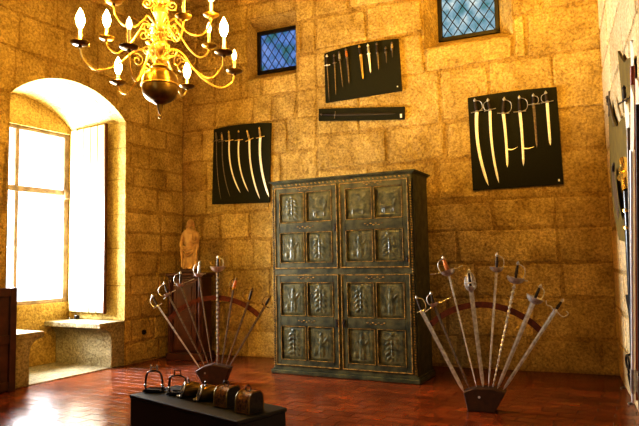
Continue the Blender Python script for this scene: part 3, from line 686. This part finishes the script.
for row, z0, z1 in (('l', .100, 1.232), ('u', 1.295, 2.332)):
    for col in (0, 1):
        a0_ = (x0 + .035, CW / 2 + .012)[col]; a1_ = (CW / 2 - .012, x1 - .035)[col]; dw, dh = a1_ - a0_, z1 - z0
        d = bpy.data.objects.new('door', None); C.objects.link(d); d.parent = cab; d.location = (a0_, ci - .012, z0)
        r = MB(); st = .078
        r.box((dw / 2, .012, dh / 2), (dw, .012, dh))
        r.box((st / 2, 0, dh / 2), (st, .024, dh), .004); r.box((dw - st / 2, 0, dh / 2), (st, .024, dh), .004)
        zb_, zm, zt_ = .075, .12, (.10 if row == 'l' else .075); ph = (dh - zb_ - zm - zt_) / 2
        r.box((dw / 2, 0, zb_ / 2), (dw - 2 * st, .024, zb_), .003); r.box((dw / 2, 0, zb_ + ph + zm / 2), (dw - 2 * st, .024, zm), .003); r.box((dw / 2, 0, dh - zt_ / 2), (dw - 2 * st, .024, zt_), .003)
        mw = .022; pw = (dw - 2 * st - mw) / 2
        for q in (0, 1): r.box((dw / 2, 0, zb_ + ph / 2 + q * (ph + zm)), (mw, .022, ph), .003)
        r.build('door_frame', PAINT, d)
        e = MB()   # gilt outer and inner beads
        def bead(xa, xb, za, zb2, w_, yy=-.014):
            e.box(((xa + xb) / 2, yy, za), (xb - xa, .010, w_), .002); e.box(((xa + xb) / 2, yy, zb2), (xb - xa, .010, w_), .002)
            e.box((xa, yy, (za + zb2) / 2), (w_, .010, zb2 - za), .002); e.box((xb, yy, (za + zb2) / 2), (w_, .010, zb2 - za), .002)
        bead(.012, dw - .012, .012, dh - .012, .014)
        for q in (0, 1):
            for c in (0, 1):
                xa = st + c * (pw + mw); za = zb_ + q * (ph + zm); bead(xa + .006, xa + pw - .006, za + .006, za + ph - .006, .009, -.012)
        # little carved sprigs on the rails
        for zz in (zb_ + ph + zm / 2, dh - zt_ / 2):
            for i in range(7): e.blob((dw / 2 + (i - 3) * .035, -.012, zz + .008 * (-1) ** i), (.016, .007, .008), 8, 5)
        e.build('gilt_beading', TRIM, d)
        for q in (1, 0):
            for c in (0, 1):
                xa = st + c * (pw + mw) + .012; za = zb_ + q * (ph + zm) + .012
                V, fs = relief(kinds[(row, col)][(1 - q) * 2 + c], pw - .024, ph - .024, rk)
                p = MB(); p.add([(v[0] + xa, v[1] + .004, v[2] + za) for v in V], fs); p.build('carved_panel', PAINTR, d, True)
        l = MB(); lx = dw - .035 if col == 0 else .035; lz = dh * .48
        if row == 'l' or col == 0:
            l.box((lx, -.015, lz), (.032, .010, .095), .004); l.blob((lx, -.024, lz), (.010, .010, .010), 8, 5)
        else: l.box((dw - .03, -.015, dh * .1), (.03, .010, .07), .004); l.blob((dw - .03, -.024, dh * .1), (.01, .01, .01), 8, 5)
        l.build('lock_plate', IRON, d)

# ------------------------------------------------------------------ statue pedestal and statue
pc = Vector((-1.93, 8.93, 0)); pa = R(-14); PW, PD, PH = .56, .36, 1.25
ped = thing('statue_pedestal', 'dark walnut pedestal cupboard in the far room corner', 'pedestal', pc, pa)
m_ = MB(); m_.box((0, 0, .05), (PW + .03, PD + .03, .10), .01); m_.build('plinth_base', WOOD, ped)
m_ = MB(); m_.box((0, .01, .64), (PW - .04, PD - .04, 1.08), .006)
for s_ in (-1, 1): m_.box((s_ * (PW / 2 - .045), -PD / 2 + .02, .64), (.07, .05, 1.06), .01); m_.lathe([(.02, .2), (.026, .3), (.018, .5), (.028, .66), (.018, .9), (.026, 1.05), (.02, 1.12)], (s_ * (PW / 2 - .045), -PD / 2 - .004, 0), (0, 0, 1), 8)
m_.build('carcass', WOOD, ped)
m_ = MB(); m_.box((0, 0, 1.195), (PW, PD, .03), .008); m_.box((0, 0, PH - .02), (PW + .05, PD + .04, .04), .012); m_.build('cornice', WOOD, ped)
d = bpy.data.objects.new('door', None); C.objects.link(d); d.parent = ped; d.location = (0, -PD / 2 + .012, 0)
m_ = MB(); m_.box((0, 0, .64), (PW - .2, .03, 1.0), .006)
for zz, hh in ((.40, .42), (.90, .40)):
    m_.box((0, -.014, zz), (PW - .26, .014, hh), .006); m_.box((0, -.024, zz), (PW - .34, .016, hh - .09), .008)
m_.build('door_panel', WOOD, d); m_ = MB(); m_.blob((.16, -.028, .66), (.012, .012, .012), 8, 6); m_.build('knob', BRASSD, d)
# robed figure, grown from overlapping volumes fused to one surface
st = thing('saint_statue', 'small carved wooden robed saint statue on the walnut pedestal', 'statue', pc + Vector((0, 0, PH)), R(-8))
m_ = MB(); m_.box((0, 0, .03), (.26, .20, .06), .01); m_.build('statue_base', WOODB, st)
b = MB(); n = 40
prof = [(.06, .115, .085), (.12, .110, .080), (.22, .098, .074), (.34, .092, .070), (.44, .088, .066), (.50, .092, .066), (.56, .100, .068), (.61, .098, .060), (.635, .075, .050), (.65, .036, .034), (.675, .030, .030)]
V = []
for j, (z, a, c) in enumerate(prof):
    for k in range(n):
        q = 2 * math.pi * k / n; f = 1 + (.09 * math.sin(q * 9 + z * 5) * max(0, 1 - z / .62)); sway = .012 * math.sin(z * 7)
        V.append((a * f * math.cos(q) + sway, c * f * math.sin(q), z))
b.add(V, [(j * n + k, j * n + (k + 1) % n, (j + 1) * n + (k + 1) % n, (j + 1) * n + k) for j in range(len(prof) - 1) for k in range(n)] + [tuple(range(n - 1, -1, -1)), tuple((len(prof) - 1) * n + k for k in range(n))])
b.blob((0, -.004, .735), (.040, .046, .056), 16, 12)              # head
b.blob((0, -.050, .730), (.008, .012, .014), 8, 6); b.blob((0, -.036, .700), (.018, .014, .014), 8, 6)   # nose, chin
b.blob((0, .012, .745), (.048, .044, .056), 14, 10)               # hair
for s_ in (-1, 1): b.tube(spline([(s_ * .042, .01, .76), (s_ * .050, .012, .71), (s_ * .052, .0, .65)], 4), [.012, .018, .016] + [.016] * 6, 8)
b.tube(spline([(.085, 0, .60), (.118, -.015, .52), (.108, -.055, .455), (.045, -.095, .485)], 4), [.034] * 4 + [.031] * 4 + [.024] * 4 + [.018], 8)   # arm holding book
b.tube(spline([(-.085, 0, .60), (-.125, -.01, .50), (-.130, -.035, .42), (-.105, -.075, .37)], 4), [.034] * 4 + [.030] * 4 + [.024] * 4 + [.018], 8)
for i in range(4):
    b.tube([(-.105 + i * .008, -.075 - i * .003, .37), (-.102 + i * .009, -.092, .345 - .004 * i), (-.095 + i * .008, -.098, .325)], .0075, 6)
    b.tube([(.05, -.095, .49 - i * .012), (.03, -.108, .487 - i * .012), (.012, -.108, .486 - i * .012)], .0075, 6)
b.box((.035, -.100, .53), (.075, .03, .10), .006)                 # book
b.tube(spline([(.118, -.02, .52), (.125, -.03, .40), (.105, -.05, .25), (.12, -.03, .08)], 5), .022, 8)   # falling cloak edge
b.tube(spline([(-.135, -.02, .46), (-.128, -.03, .34), (-.112, -.04, .2), (-.118, -.03, .08)], 5), .022, 8)
for q in range(3): b.tube(spline([(-.09, -.05, .40 - q * .055), (-.02, -.088, .345 - q * .05), (.06, -.08, .37 - q * .04), (.1, -.04, .44 - q * .03)], 5), .013, 6)
for s_ in (-1, 1): b.blob((s_ * .04, -.075, .07), (.022, .04, .015), 10, 6)
o = b.build('carved_figure', STAT, st)
rm = o.modifiers.new('fuse', 'REMESH'); rm.mode = 'VOXEL'; rm.voxel_size = .006; rm.use_smooth_shade = True
sm = o.modifiers.new('soft', 'SMOOTH'); sm.iterations = 3; sm.factor = .5

# ------------------------------------------------------------------ plinth with stirrups
ZP = .45
fl = atz(129.3, 394.5, ZP); fr_ = atz(249, 424.5, ZP); br_ = atz(285.5, 407.3, ZP)
ud = (fr_ - fl).normalized(); nd = Vector((-ud.y, ud.x, 0)); dep = (br_ - fl).dot(nd)
ln = (br_ - fl).dot(ud) + .015
pla = math.atan2(ud.y, ud.x)
pl = thing('display_plinth', 'low black plinth carrying the old stirrups', 'plinth', (fl.x, fl.y, 0), pla)
m_ = MB(); m_.box((ln / 2, dep / 2, ZP - .0125), (ln, dep, .025), .004); m_.build('top_board', BLACK, pl)
m_ = MB(); m_.box((ln / 2, dep / 2, (ZP - .025) / 2), (ln - .012, dep - .012, ZP - .025), .004); m_.build('plinth_body', BLACK, pl)
def onp(x, y): return atz(x, y, ZP)
def stirrup(label, x, y, hs, w=.125, h=.16, rect=False, rz=0):
    t = thing('open_stirrup', label, 'stirrup', onp(x, y), pla + rz, 'old stirrups in a row on the black plinth')
    b = MB()
    P = [(-w / 2, 0, .014), (-w / 2 - .006, 0, .05), (-w / 2 - .002, 0, .085), (-w / 2 + .003, 0, .115), (-w * .33, 0, h - .022), (0, 0, h - .014), (w * .33, 0, h - .022), (w / 2 - .003, 0, .115), (w / 2 + .002, 0, .085), (w / 2 + .006, 0, .05), (w / 2, 0, .014)]
    sp = spline(P, 4); b.tube(sp, [.006 if 14 < i < len(sp) - 14 else .0075 for i in range(len(sp))], 8); b.build('arch', IRON, t, True)
    b = MB(); b.box((0, 0, .010), (w + .02, .085, .012), .004); b.box((0, -.04, .016), (w, .008, .012), .002); b.box((0, .04, .016), (w, .008, .012), .002); b.build('foot_plate', IRON, t)
    b = MB(); e = .024
    if rect: b.tube([(-e, 0, h - .012), (-e, 0, h + .022), (e, 0, h + .022), (e, 0, h - .012)], .005, 6)
    else:
        for s_ in (-1, 1): b.tube([(s_ * e, 0, h - .014), (s_ * e, 0, h + .018)], .006, 6); b.blob((s_ * e, 0, h + .022), (.009, .009, .009), 8, 6)
        b.tube([(-e, 0, h + .010), (e, 0, h + .010)], .004, 6)
    b.build('strap_loop', STEEL if not rect else IRON, t, True)
    for s_ in (-1, 1): b = MB(); b.lathe([(.006, -.012), (.015, 0), (.006, .012)], (s_ * (w / 2 + .006), 0, .045), (1, 0, 0), 10); b.build('side_boss', STEEL, t, True)
    return t
stirrup('open iron stirrup at the left end of the black plinth', 154, 391.5, 1, w=.128, h=.165, rz=R(30))
stirrup('open iron stirrup with square strap loop beside the first slipper stirrup', 177.5, 394.5, 1, w=.122, h=.150, rect=True, rz=R(30))
def slipper(label, x, y, rz):
    t = thing('slipper_stirrup', label, 'stirrup', onp(x, y), pla + rz, 'old stirrups in a row on the black plinth')
    # hollow shoe shape: rings along local y (opening at -y)
    b = MB(); n = 16; V = []
    rings = [(-.070, .046, .050, .042), (-.035, .050, .056, .046), (.0, .050, .056, .048), (.04, .046, .048, .042), (.075, .034, .034, .032), (.098, .012, .014, .018)]
    allr = rings + [(y_, a * .88, c * .88, z) for (y_, a, c, z) in reversed(rings)]
    for (y_, a, c, z) in allr:
        for k in range(n):
            q = 2 * math.pi * k / n; zz = z + c * math.sin(q); V.append((a * math.cos(q), y_ + (.018 * math.sin(q) if y_ < -.02 else 0), max(zz, .004)))
    m = len(allr); b.add(V, [(i * n + k, i * n + (k + 1) % n, (i + 1) * n + (k + 1) % n, (i + 1) * n + k) for i in range(m - 1) for k in range(n)])
    b.build('shoe', BRASSD, t, True)
    b = MB(); b.tube([(.052 * math.cos(q), -.074 + .02 * math.sin(q), .046 + .052 * math.sin(q) if .046 + .052 * math.sin(q) > .008 else .008) for q in [i * math.pi / 12 for i in range(25)]], .007, 6, cap=False); b.build('rim', STEEL, t, True)
    b = MB(); b.box((0, -.085, .010), (.05, .06, .008), .003); b.build('heel_tongue', STEEL, t)
    b = MB(); b.tube([(.018 * math.cos(q), -.03, .112 + .014 * math.sin(q)) for q in [i * math.pi / 8 for i in range(17)]], .005, 6, cap=False); b.build('strap_loop', IRON, t, True)
    return t
slipper('brass slipper stirrup beside the square looped iron stirrup', 193, 396, R(-32))
slipper('brass slipper stirrup beside the first box stirrup', 210, 399.5, R(-32))
def box_st(label, x, y, rz):
    t = thing('box_stirrup', label, 'stirrup', onp(x, y), pla + rz, 'old stirrups in a row on the black plinth')
    W_ = .120; D_ = .135; H_ = .128
    prof = [(-D_ / 2, .0)] + [(-D_ / 2 + .052 - .052 * math.cos(q), .060 + (H_ - .060) * math.sin(q)) for q in [i * math.pi / 16 for i in range(9)]] + [(D_ / 2 - .040 + .040 * math.sin(q), H_ - .055 + .055 * math.cos(q)) for q in [i * math.pi / 16 for i in range(9)]] + [(D_ / 2, 0)]
    rt = Matrix.Rotation(R(90), 3, 'Z')
    b = MB(); b.prism([(p[0], p[1]) for p in prof], -W_ / 2 + .004, W_ / 2 - .004, rt); b.build('wooden_box', BOXD, t)
    b = MB()   # brass straps on the rims, dark end plates
    for s_ in (-1, 1): b.tube([rt @ Vector((p[0], s_ * (W_ / 2 - .004), p[1] + .001)) for p in prof], .005, 6)
    b.tube([rt @ Vector((prof[0][0], -W_ / 2, .006)), rt @ Vector((prof[0][0], W_ / 2, .006))], .005, 6)
    b.build('brass_edging', BRASSD, t, True)
    b = MB()
    for s_ in (-1, 1): b.prism([(p[0] * .93, .004 + p[1] * .94) for p in prof], s_ * (W_ / 2 - .004), s_ * (W_ / 2 - .0005), rt)
    b.build('end_plate', IRON, t)
    b = MB(); b.tube([(.024 * math.cos(q), -.01, H_ + .018 + .019 * math.sin(q)) for q in [i * math.pi / 10 for i in range(21)]], .004, 6, cap=False); b.build('strap_loop', IRON, t, True)
    b = MB(); rr_ = random.Random(2)
    for i in range(5):
        for j in range(4): b.blob((-W_ / 2 + .018 + i * .0205, -D_ / 2 - .001 + (0 if j < 3 else .008), .02 + j * .022), (.006, .004, .007), 6, 4)
    b.build('carved_studs', BRASSD, t, True, kind='stuff')
    return t
box_st('carved wooden box stirrup beside the second slipper stirrup', 227.5, 405.5, R(6))
box_st('carved wooden box stirrup at the right end of the stirrup row', 249.5, 411.5, R(6))

# ------------------------------------------------------------------ wooden screen at the left edge
q = LEFT.px(15.5, 392, .09); sw = 1.3
scn = thing('wooden_screen', 'dark brown wooden screen against the wall left of the window seat', 'screen', LEFT.w(q.x + .0, .06, 0), LEFT.a)
zt_ = LEFT.px(16.5, 287.5, .06).z
m_ = MB(); m_.box((.04, 0, zt_ / 2), (.08, .06, zt_), .006); m_.box((sw - .04, 0, zt_ / 2), (.08, .06, zt_), .006)
for zz in (.06, zt_ * .5, zt_ - .05): m_.box((sw / 2, 0, zz), (sw - .16, .05, .10), .006)
m_.build('frame', WOODB, scn)
m_ = MB()
for i in range(6): m_.box((.08 + (sw - .16) * (i + .5) / 6, -.004, zt_ / 2), ((sw - .16) / 6 - .006, .02, zt_ - .1), .004)
m_.build('board_infill', WOODB, scn)
q = LEFT.px(143, 332); m_ = MB(); m_.lathe([(.022, .012), (.036, .014), (.038, .022), (.034, .032), (.016, .034), (.014, .020)], (0, 0, 0), (0, 1, 0), 14)
o = m_.build('wall_socket', IRON, None, True); o.location = LEFT.w(q.x, 0.0, q.z); o.rotation_euler = (0, 0, LEFT.a); tag(o, 'small round black socket low on the left wall', 'socket')

# ------------------------------------------------------------------ weapons along the right wall
def rboard(name, label, px, off):
    P = [RIGHT.px(*p, off) for p in px]; t = thing(name, label, 'display board', RIGHT.w(P[0].x, off, P[0].z), RIGHT.a)
    b = MB(); b.prism([((p - P[0]).x, (p - P[0]).z) for p in P], 0, .02); b.build('backing_panel', OLIVE, t)
    cx = sum((p - P[0]).x for p in P) / len(P); cz = sum((p - P[0]).z for p in P) / len(P)
    h = MB(); h.box((cx, (-off + .02) / 2 - .006, cz), (.2, -off - .03, .1)); h.build('wall_bracket', IRON, t)
rboard('olive_board', 'lower olive board with notched top on the right wall', [(608, 99), (612, 117), (616, 127), (620, 121), (624, 117.5), (631, 114), (632, 243), (626, 242), (619, 240), (614, 215), (610.5, 180)], -.05)
rboard('olive_board', 'upper olive board with spiked top on the right wall', [(617.5, 51), (621, 58), (624, 62.5), (627, 59), (631, 57), (633, 112), (623, 113), (621, 90)], -.05)
def rs(label, name, pom, grd, tip, off, **k): return sword(name, label, k.pop('cat', 'sword'), None, RIGHT, off, pom, grd, tip, **k)
rs('dark short sword hung at the edge of the lower olive board', 'hung_sword', (607.5, 97.5), (609, 104), (614, 127), -.085, w=.07, tw=.05, steel=DSTEEL, guard='cross', cup=.13, gr=.016, pomr=.02)
rs('broad crescent blade hung on the lower olive board', 'crescent_blade', (613.5, 164), (613, 171), (619, 213), -.09, mid=(614.6, 190), w=.30, tw=.26, steel=DSTEEL, guard='cross', cup=.05, gr=.012, pomr=.012)
rs('pale straight sword with thin black crossguard between the olive boards', 'hung_sword', (624, 88), (624.5, 100.5), (627, 132), -.10, w=.10, tw=.08, steel=STEELW, guard='cross', cup=.36, gmat=IRON, gr=.012, pomr=.014)
# brass hilted sword in black scabbard
t = thing('scabbard_sword', 'sword in a black brass banded scabbard leaning on the right wall', 'sword', RIGHT.w(0, -.16, 0), RIGHT.a)
def rp(x, y, off=-.16): return RIGHT.px(x, y, off)
b = MB(); b.tube([rp(627.5, 191), rp(629.5, 225), rp(632.5, 300), rp(634.5, 384)], [.030, .030, .027, .018], 10); b.build('scabbard', mat('black_leather', (.012, .010, .010), .3), t, True)
b = MB(); b.tube([rp(626, 178), rp(627.5, 191)], .034, 10); b.build('brass_throat', GOLD, t, True)
for (x, y_) in ((629, 210), (629.8, 227)): b = MB(); b.tube([rp(x - .05, y_ - 1.3), rp(x + .05, y_ + 1.3)], .042, 10); b.build('brass_band', GOLD, t, True)
b = MB(); b.tube(spline([rp(624.5, 176), rp(622.6, 171), rp(624.2, 166), rp(623.2, 160)], 5), .028, 8); b.tube([rp(621.5, 177.5), rp(626.5, 177)], .03, 8); b.build('hilt', GOLD, t, True)
# polearms leaning on the wall
def pole(label, top, bot, off, r, m, head=None):
    t = thing('polearm', label, 'polearm', RIGHT.w(0, off, 0), RIGHT.a, 'polearms along the right wall')
    a = RIGHT.px(*top, off); b_ = RIGHT.px(*bot, off); b_.z = max(b_.z, 0.02)
    b = MB(); b.tube([b_, b_ + (a - b_) * .5, a], r, 10); b.build('shaft', m, t, True)
    b = MB(); dn = (b_ - a).normalized(); b.lathe([(r * 1.3, 0), (r * 1.4, .10), (r * .4, .2)], b_ - dn * .19, dn, 8); b.build('butt_cap', STEEL, t, True)
    if head:
        h = RIGHT.px(*head, off); d = h - a; sd = Vector((0, 0, 0)); s_ = Vector((d.z, 0, -d.x)).normalized()
        b = MB(); V = []; 
        for i in range(9):
            q = i / 8; ww = .055 * math.sin(math.pi * min(1, .15 + q * .85)) + .004; p = a + d * q; V += [p + s_ * ww, p + Vector((0, -.007, 0)), p - s_ * ww, p + Vector((0, .007, 0))]
        b.add(V, [(i * 4 + k, i * 4 + (k + 1) % 4, i * 4 + 4 + (k + 1) % 4, i * 4 + 4 + k) for i in range(8) for k in range(4)] + [(0, 1, 2, 3)]); b.build('spearhead', STEELW, t)
pole('thin grey steel polearm nearest the lower olive board', (628.5, 128), (635, 396), -.22, .011, DSTEEL, (627.2, 104))
pole('reddish wooden polearm with bright blade on the right wall', (632.5, 66), (637, 399), -.22, .012, mat('red_shaft', (.25, .06, .02), .35), (631.8, 40))
pole('bright polished steel polearm at the right wall', (632.2, 150), (633.5, 402), -.30, .010, mat('polished_steel', (.9, .92, .95), .3, .6), (632.4, 85))
pole('dark polearm standing nearest the frame edge at the right wall', (637.6, 104), (640.5, 410), -.27, .009, IRON, (637, 78))
# black triangular bracket board
P = [RIGHT.px(*p, -.05) for p in ((625, 294.5), (634, 294.5), (634, 345), (631.5, 330))]
t = thing('black_label_board', 'black tapered board low on the right wall behind the polearms', 'board', RIGHT.w(P[0].x, -.05, P[0].z), RIGHT.a)
b = MB(); b.prism([((p - P[0]).x, (p - P[0]).z) for p in P], 0, .045); b.build('panel', BLACK, t)
q = RIGHT.px(628, 368, -.04)
t = thing('iron_shackle', 'iron ring shackle hanging low on the right wall', 'shackle', RIGHT.w(q.x, -.04, q.z), RIGHT.a)
b = MB(); b.tube([(.14 * math.cos(a_), 0, .055 + .06 * math.sin(a_)) for a_ in [i * math.pi / 10 for i in range(21)]], .010, 6, cap=False); b.build('ring', IRON, t, True)
b = MB(); b.tube(spline([(0, 0, -.005), (.06, 0, -.03), (.02, 0, -.06), (.12, 0, -.12), (.22, 0, -.16)], 5), .010, 6); b.build('hook', IRON, t, True)
b = MB(); b.tube([(0, 0, .115), (0, .03, .13)], .010, 6); b.build('wall_pin', IRON, t, True)
def spur(label, x, y):
    t = thing('iron_spur', label, 'spur', atz(x, y, 0.0) + Vector((0, 0, .008)), R(70), 'spurs on the floor')
    b = MB(); b.tube(spline([(-.05, .045, 0), (0, .05, 0), (.045, .03, 0), (.06, 0, 0), (.045, -.03, 0), (0, -.05, 0), (-.05, -.045, 0)], 4), .007, 6); b.build('heel_band', STEEL, t, True)
    b = MB(); b.tube([(.06, 0, 0), (.11, 0, .015)], .006, 6); b.lathe([(.004, -.003), (.022, 0), (.004, .003)], (.12, 0, .018), (0, 1, 0), 8); b.build('rowel', STEEL, t, True)
spur('steel spur on the floor by the foot of the polearms', 634, 405)
spur('small dark spur on the floor against the right wall', 626, 389)

# ------------------------------------------------------------------ chandelier
YC = 4.9
cxp = aty(160, 86, YC); CX = cxp.x
ch = thing('brass_chandelier', 'large brass chandelier with candle bulbs on curved arms', 'chandelier', (CX, YC, 0))
def zc_(y): return aty(160, y, YC).z
zb0, zb1 = zc_(103.5), zc_(67.5); rb = 18.3 / F * YC; zm = (zb0 + zb1) / 2
prof = [(rb * max(0, 1 - abs((z - zm) / ((zb1 - zb0) / 2)) ** 2.5) ** (1 / 2.3) if 0 < i < 14 else .03, z) for i, z in [(i, zb0 + (zb1 - zb0) * i / 14) for i in range(15)]]
m_ = MB(); m_.lathe(prof, (0, 0, 0), (0, 0, 1), 32); m_.build('globe', BRASSD, ch, True)
m_ = MB(); m_.lathe([(rb * 1.0, -.008), (rb * 1.06, -.004), (rb * 1.06, .004), (rb * 1.0, .008)], (0, 0, zm), (0, 0, 1), 32); m_.build('globe_band', BRASS, ch, True)
zf = zc_(119)
m_ = MB(); m_.lathe([(.003, zf), (.014, zf + .012), (.016, zf + .025), (.006, zf + .040), (.014, zf + .055), (.018, zf + .07), (.026, zb0 - .012), (.05, zb0 - .002), (.06, zb0 + .01)], (0, 0, 0), (0, 0, 1), 20); m_.build('finial', BRASSD, ch, True)
zt2 = zb1
hub1 = zc_(60); hub2 = zc_(28)
prof = [(.05, zt2 - .01), (.075, zt2 + .0), (.06, zt2 + .015), (.04, hub1 - .02), (.062, hub1 - .012), (.062, hub1 + .012), (.038, hub1 + .02), (.036, zc_(55)), (.07, zc_(51)), (.076, zc_(47)), (.06, zc_(43)), (.034, zc_(40)), (.03, zc_(33)), (.05, zc_(31)), (.058, hub2), (.058, zc_(25)), (.034, zc_(23)), (.04, zc_(19)), (.062, zc_(14)), (.05, zc_(9)), (.03, zc_(5)), (.045, zc_(-2)), (.03, zc_(-8)), (.06, zc_(-20)), (.02, zc_(-30))]
m_ = MB(); m_.lathe(prof, (0, 0, 0), (0, 0, 1), 24); m_.build('stem', BRASS, ch, True)
ztop = zc_(-30)
m_ = MB(); nl_ = int((TOP - .1 - ztop) / .07)
for i in range(nl_ + 1):
    z = ztop + i * .07 + .02; a_ = (i % 2) * math.pi / 2
    m_.tube([(.016 * math.cos(q) * math.cos(a_), .016 * math.cos(q) * math.sin(a_), z + .045 * math.sin(q)) for q in [k * math.pi / 6 for k in range(13)]], .005, 5, cap=False)
m_.build('chain', BRASSD, ch, True)
m_ = MB(); m_.lathe([(.09, TOP - .17), (.07, TOP - .22), (.02, TOP - .26), (.02, TOP - .17)], (0, 0, 0), (0, 0, 1), 16); m_.build('ceiling_cap', BRASSD, ch, True)
ctr = Vector((CX, YC, 0))
def pan_at(px, py, Rr, far):
    d = ray(px, py); a = d.x ** 2 + d.y ** 2; b = -2 * (d.x * CX + d.y * YC); c = CX ** 2 + YC ** 2 - Rr * Rr
    D = b * b - 4 * a * c
    if D < 0: t = -b / (2 * a)
    else: t = (-b + (math.sqrt(D) if far else -math.sqrt(D))) / (2 * a)
    return Vector((d.x * t, d.y * t, EYE + d.z * t)) - ctr
bulbs = []
def arm(px, py, Rr, far, hub, lit, ch_h=.13, drop=.17, thick=.008, panr=.072):
    p = pan_at(px, py, Rr, far); r = math.hypot(p.x, p.y); u = Vector((p.x / r, p.y / r, 0)); z = p.z
    A_o = bpy.data.objects.new('arm', None); C.objects.link(A_o); A_o.parent = ch; A_o.location = (0, 0, 0)
    zlow = z - drop
    P = [u * .04 + Vector((0, 0, hub)), u * (.14) + Vector((0, 0, hub + .055)), u * (r * .36) + Vector((0, 0, hub + .01)), u * (r * .55) + Vector((0, 0, (hub + zlow) / 2 - .02)), u * (r * .78) + Vector((0, 0, zlow)), u * (r * .95) + Vector((0, 0, zlow + .05)), u * r + Vector((0, 0, z - .015))]
    b = MB(); b.tube(spline(P, 7), thick, 8); b.build('branch', BRASS, A_o, True)
    # scroll curling off the branch near the hub
    c0 = u * (r * .30) + Vector((0, 0, hub - .045)); sc = []
    for i in range(22):
        q = i / 21 * 2.6 * math.pi; rr_ = .055 * (1 - i / 26); sc.append(c0 + u * (rr_ * math.cos(q + 1.2)) + Vector((0, 0, rr_ * math.sin(q + 1.2))))
    b = MB(); b.tube(sc, .006, 6); b.build('scroll', BRASS, A_o, True)
    o_ = Vector((p.x, p.y, z))
    b = MB(); b.lathe([(.008, -.03), (.016, -.018), (.012, -.010), (panr * .6, -.006), (panr * .92, .006), (panr, .016), (panr * .96, .018), (panr * .55, .004), (.018, .002), (.018, .022), (.013, .022)], o_, (0, 0, 1), 20); b.build('drip_pan', BRASSD, A_o, True)
    b = MB(); b.lathe([(.0125, .018), (.0125, ch_h), (.009, ch_h + .004)], o_, (0, 0, 1), 12); b.build('candle', WAX, A_o, True)
    k = 1.7 if lit else 1.1
    b = MB(); b.lathe([(.009 * k, 0), (.017 * k, .018 * k), (.021 * k, .036 * k), (.017 * k, .058 * k), (.008 * k, .078 * k), (.002, .092 * k)], o_ + Vector((0, 0, ch_h)), (0, 0, 1), 12); b.build('bulb', BULB if lit else BULB2, A_o, True)
    if lit: bulbs.append(ctr + o_ + Vector((0, 0, ch_h + .05)))
# (pixel of pan, radius, far side?, hub height, lit)
arm(80, 44.5, .67, False, hub1, True); arm(118, 83.5, .62, True, hub1, True, drop=.12, ch_h=.09); arm(187, 87.5, .60, True, hub1, True, drop=.11, ch_h=.09)
arm(234.5, 72.5, .64, True, hub1, False, drop=.15, ch_h=.11); arm(224, 54, .68, False, hub1, True, drop=.17, ch_h=.14); arm(129, 48.5, .64, False, hub1, False, drop=.20, ch_h=.14)
hubU = hub2
arm(106.5, 39.5, .50, True, hubU, True, drop=.13, ch_h=.11, panr=.066); arm(209, 47, .50, True, hubU, False, drop=.12, ch_h=.13, panr=.066)
arm(211, 16.5, .50, False, hubU, True, drop=.14, panr=.066); arm(183.5, 18, .46, False, hubU, False, drop=.15, ch_h=.15, panr=.066)
arm(113.5, 3, .50, False, hubU, True, drop=.14, panr=.066); arm(152, 44, .44, True, hubU, False, drop=.10, ch_h=.09, panr=.06)
# free scrolls above the hubs
for z, rr_, n_ in ((hub1 + .03, .10, 6), (zc_(40), .085, 6), (zc_(10), .10, 6)):
    for i in range(n_):
        a_ = i * 2 * math.pi / n_ + .3; u = Vector((math.cos(a_), math.sin(a_), 0)); sc = []
        for k in range(26):
            q = k / 25 * 2.9 * math.pi; r2 = .048 * (1 - k / 30); sc.append(u * (rr_ + r2 * math.cos(q + math.pi)) + Vector((0, 0, z + .05 + r2 * math.sin(q + math.pi))))
        b = MB(); b.tube([u * .03 + Vector((0, 0, z - .01)), u * .045 + Vector((0, 0, z + .01))] + sc, .006, 6); b.build('ornament_scroll', BRASS, ch, True)

# ------------------------------------------------------------------ lights
def light(name, kind, loc, e, col, size=.1, rot=None, sy=None, spread=None):
    l = bpy.data.lights.new(name, kind); l.energy = e; l.color = col
    if kind == 'AREA':
        l.size = size; l.shape = 'RECTANGLE' if sy else 'SQUARE'
        if sy: l.size_y = sy
        if spread: l.spread = spread
    else: l.shadow_soft_size = size
    o = bpy.data.objects.new(name, l); C.objects.link(o); o.location = loc
    if rot is not None: o.rotation_euler = rot
    return o
WARM = (1, .56, .07)
for i, p in enumerate(bulbs): light('bulb_light', 'POINT', p, 260, WARM, .04)
def aim(o, tgt): o.rotation_euler = (Vector(tgt) - o.location).to_track_quat('-Z', 'Y').to_euler()
# second chandelier's glow, above and out of view on the right side of the hall
hl = light('hall_spot', 'SPOT', (1.2, 4.2, 4.9), 560, WARM, .3); hl.data.spot_size = R(115); hl.data.spot_blend = 1.0; hl.rotation_euler = (Vector((2.0, 7.6, 5.2)) - hl.location).to_track_quat('-Z', 'Y').to_euler()
# daylight: big window on the left, plus an added cool fill lamp behind the camera
wl = light('window_daylight', 'AREA', LEFT.w(2.095, -ND - .6, 1.75), 800, (.95, .97, 1), 1.7, sy=1.9); aim(wl, LEFT.w(2.0, 3, 3.4))
rl = light('rear_fill', 'AREA', (-3.2, -1.6, 2.6), 34, (.86, .93, 1), 1.6, sy=2.2); aim(rl, (0.6, 7.5, .9))
W = bpy.data.worlds.new('world'); S.world = W; W.use_nodes = True
bg = W.node_tree.nodes['Background']; bg.inputs['Color'].default_value = (.80, .90, 1, 1); bg.inputs['Strength'].default_value = 2.6

S.view_settings.view_transform = 'Standard'; S.view_settings.look = 'High Contrast'; S.view_settings.exposure = .25
S.cycles.use_denoising = True
try: S.cycles.denoiser = 'OPENIMAGEDENOISE'
except Exception: pass
S.cycles.max_bounces = 8; S.cycles.diffuse_bounces = 4; S.cycles.transparent_max_bounces = 12; S.cycles.sample_clamp_indirect = 6
S.cycles.caustics_reflective = False; S.cycles.caustics_refractive = False
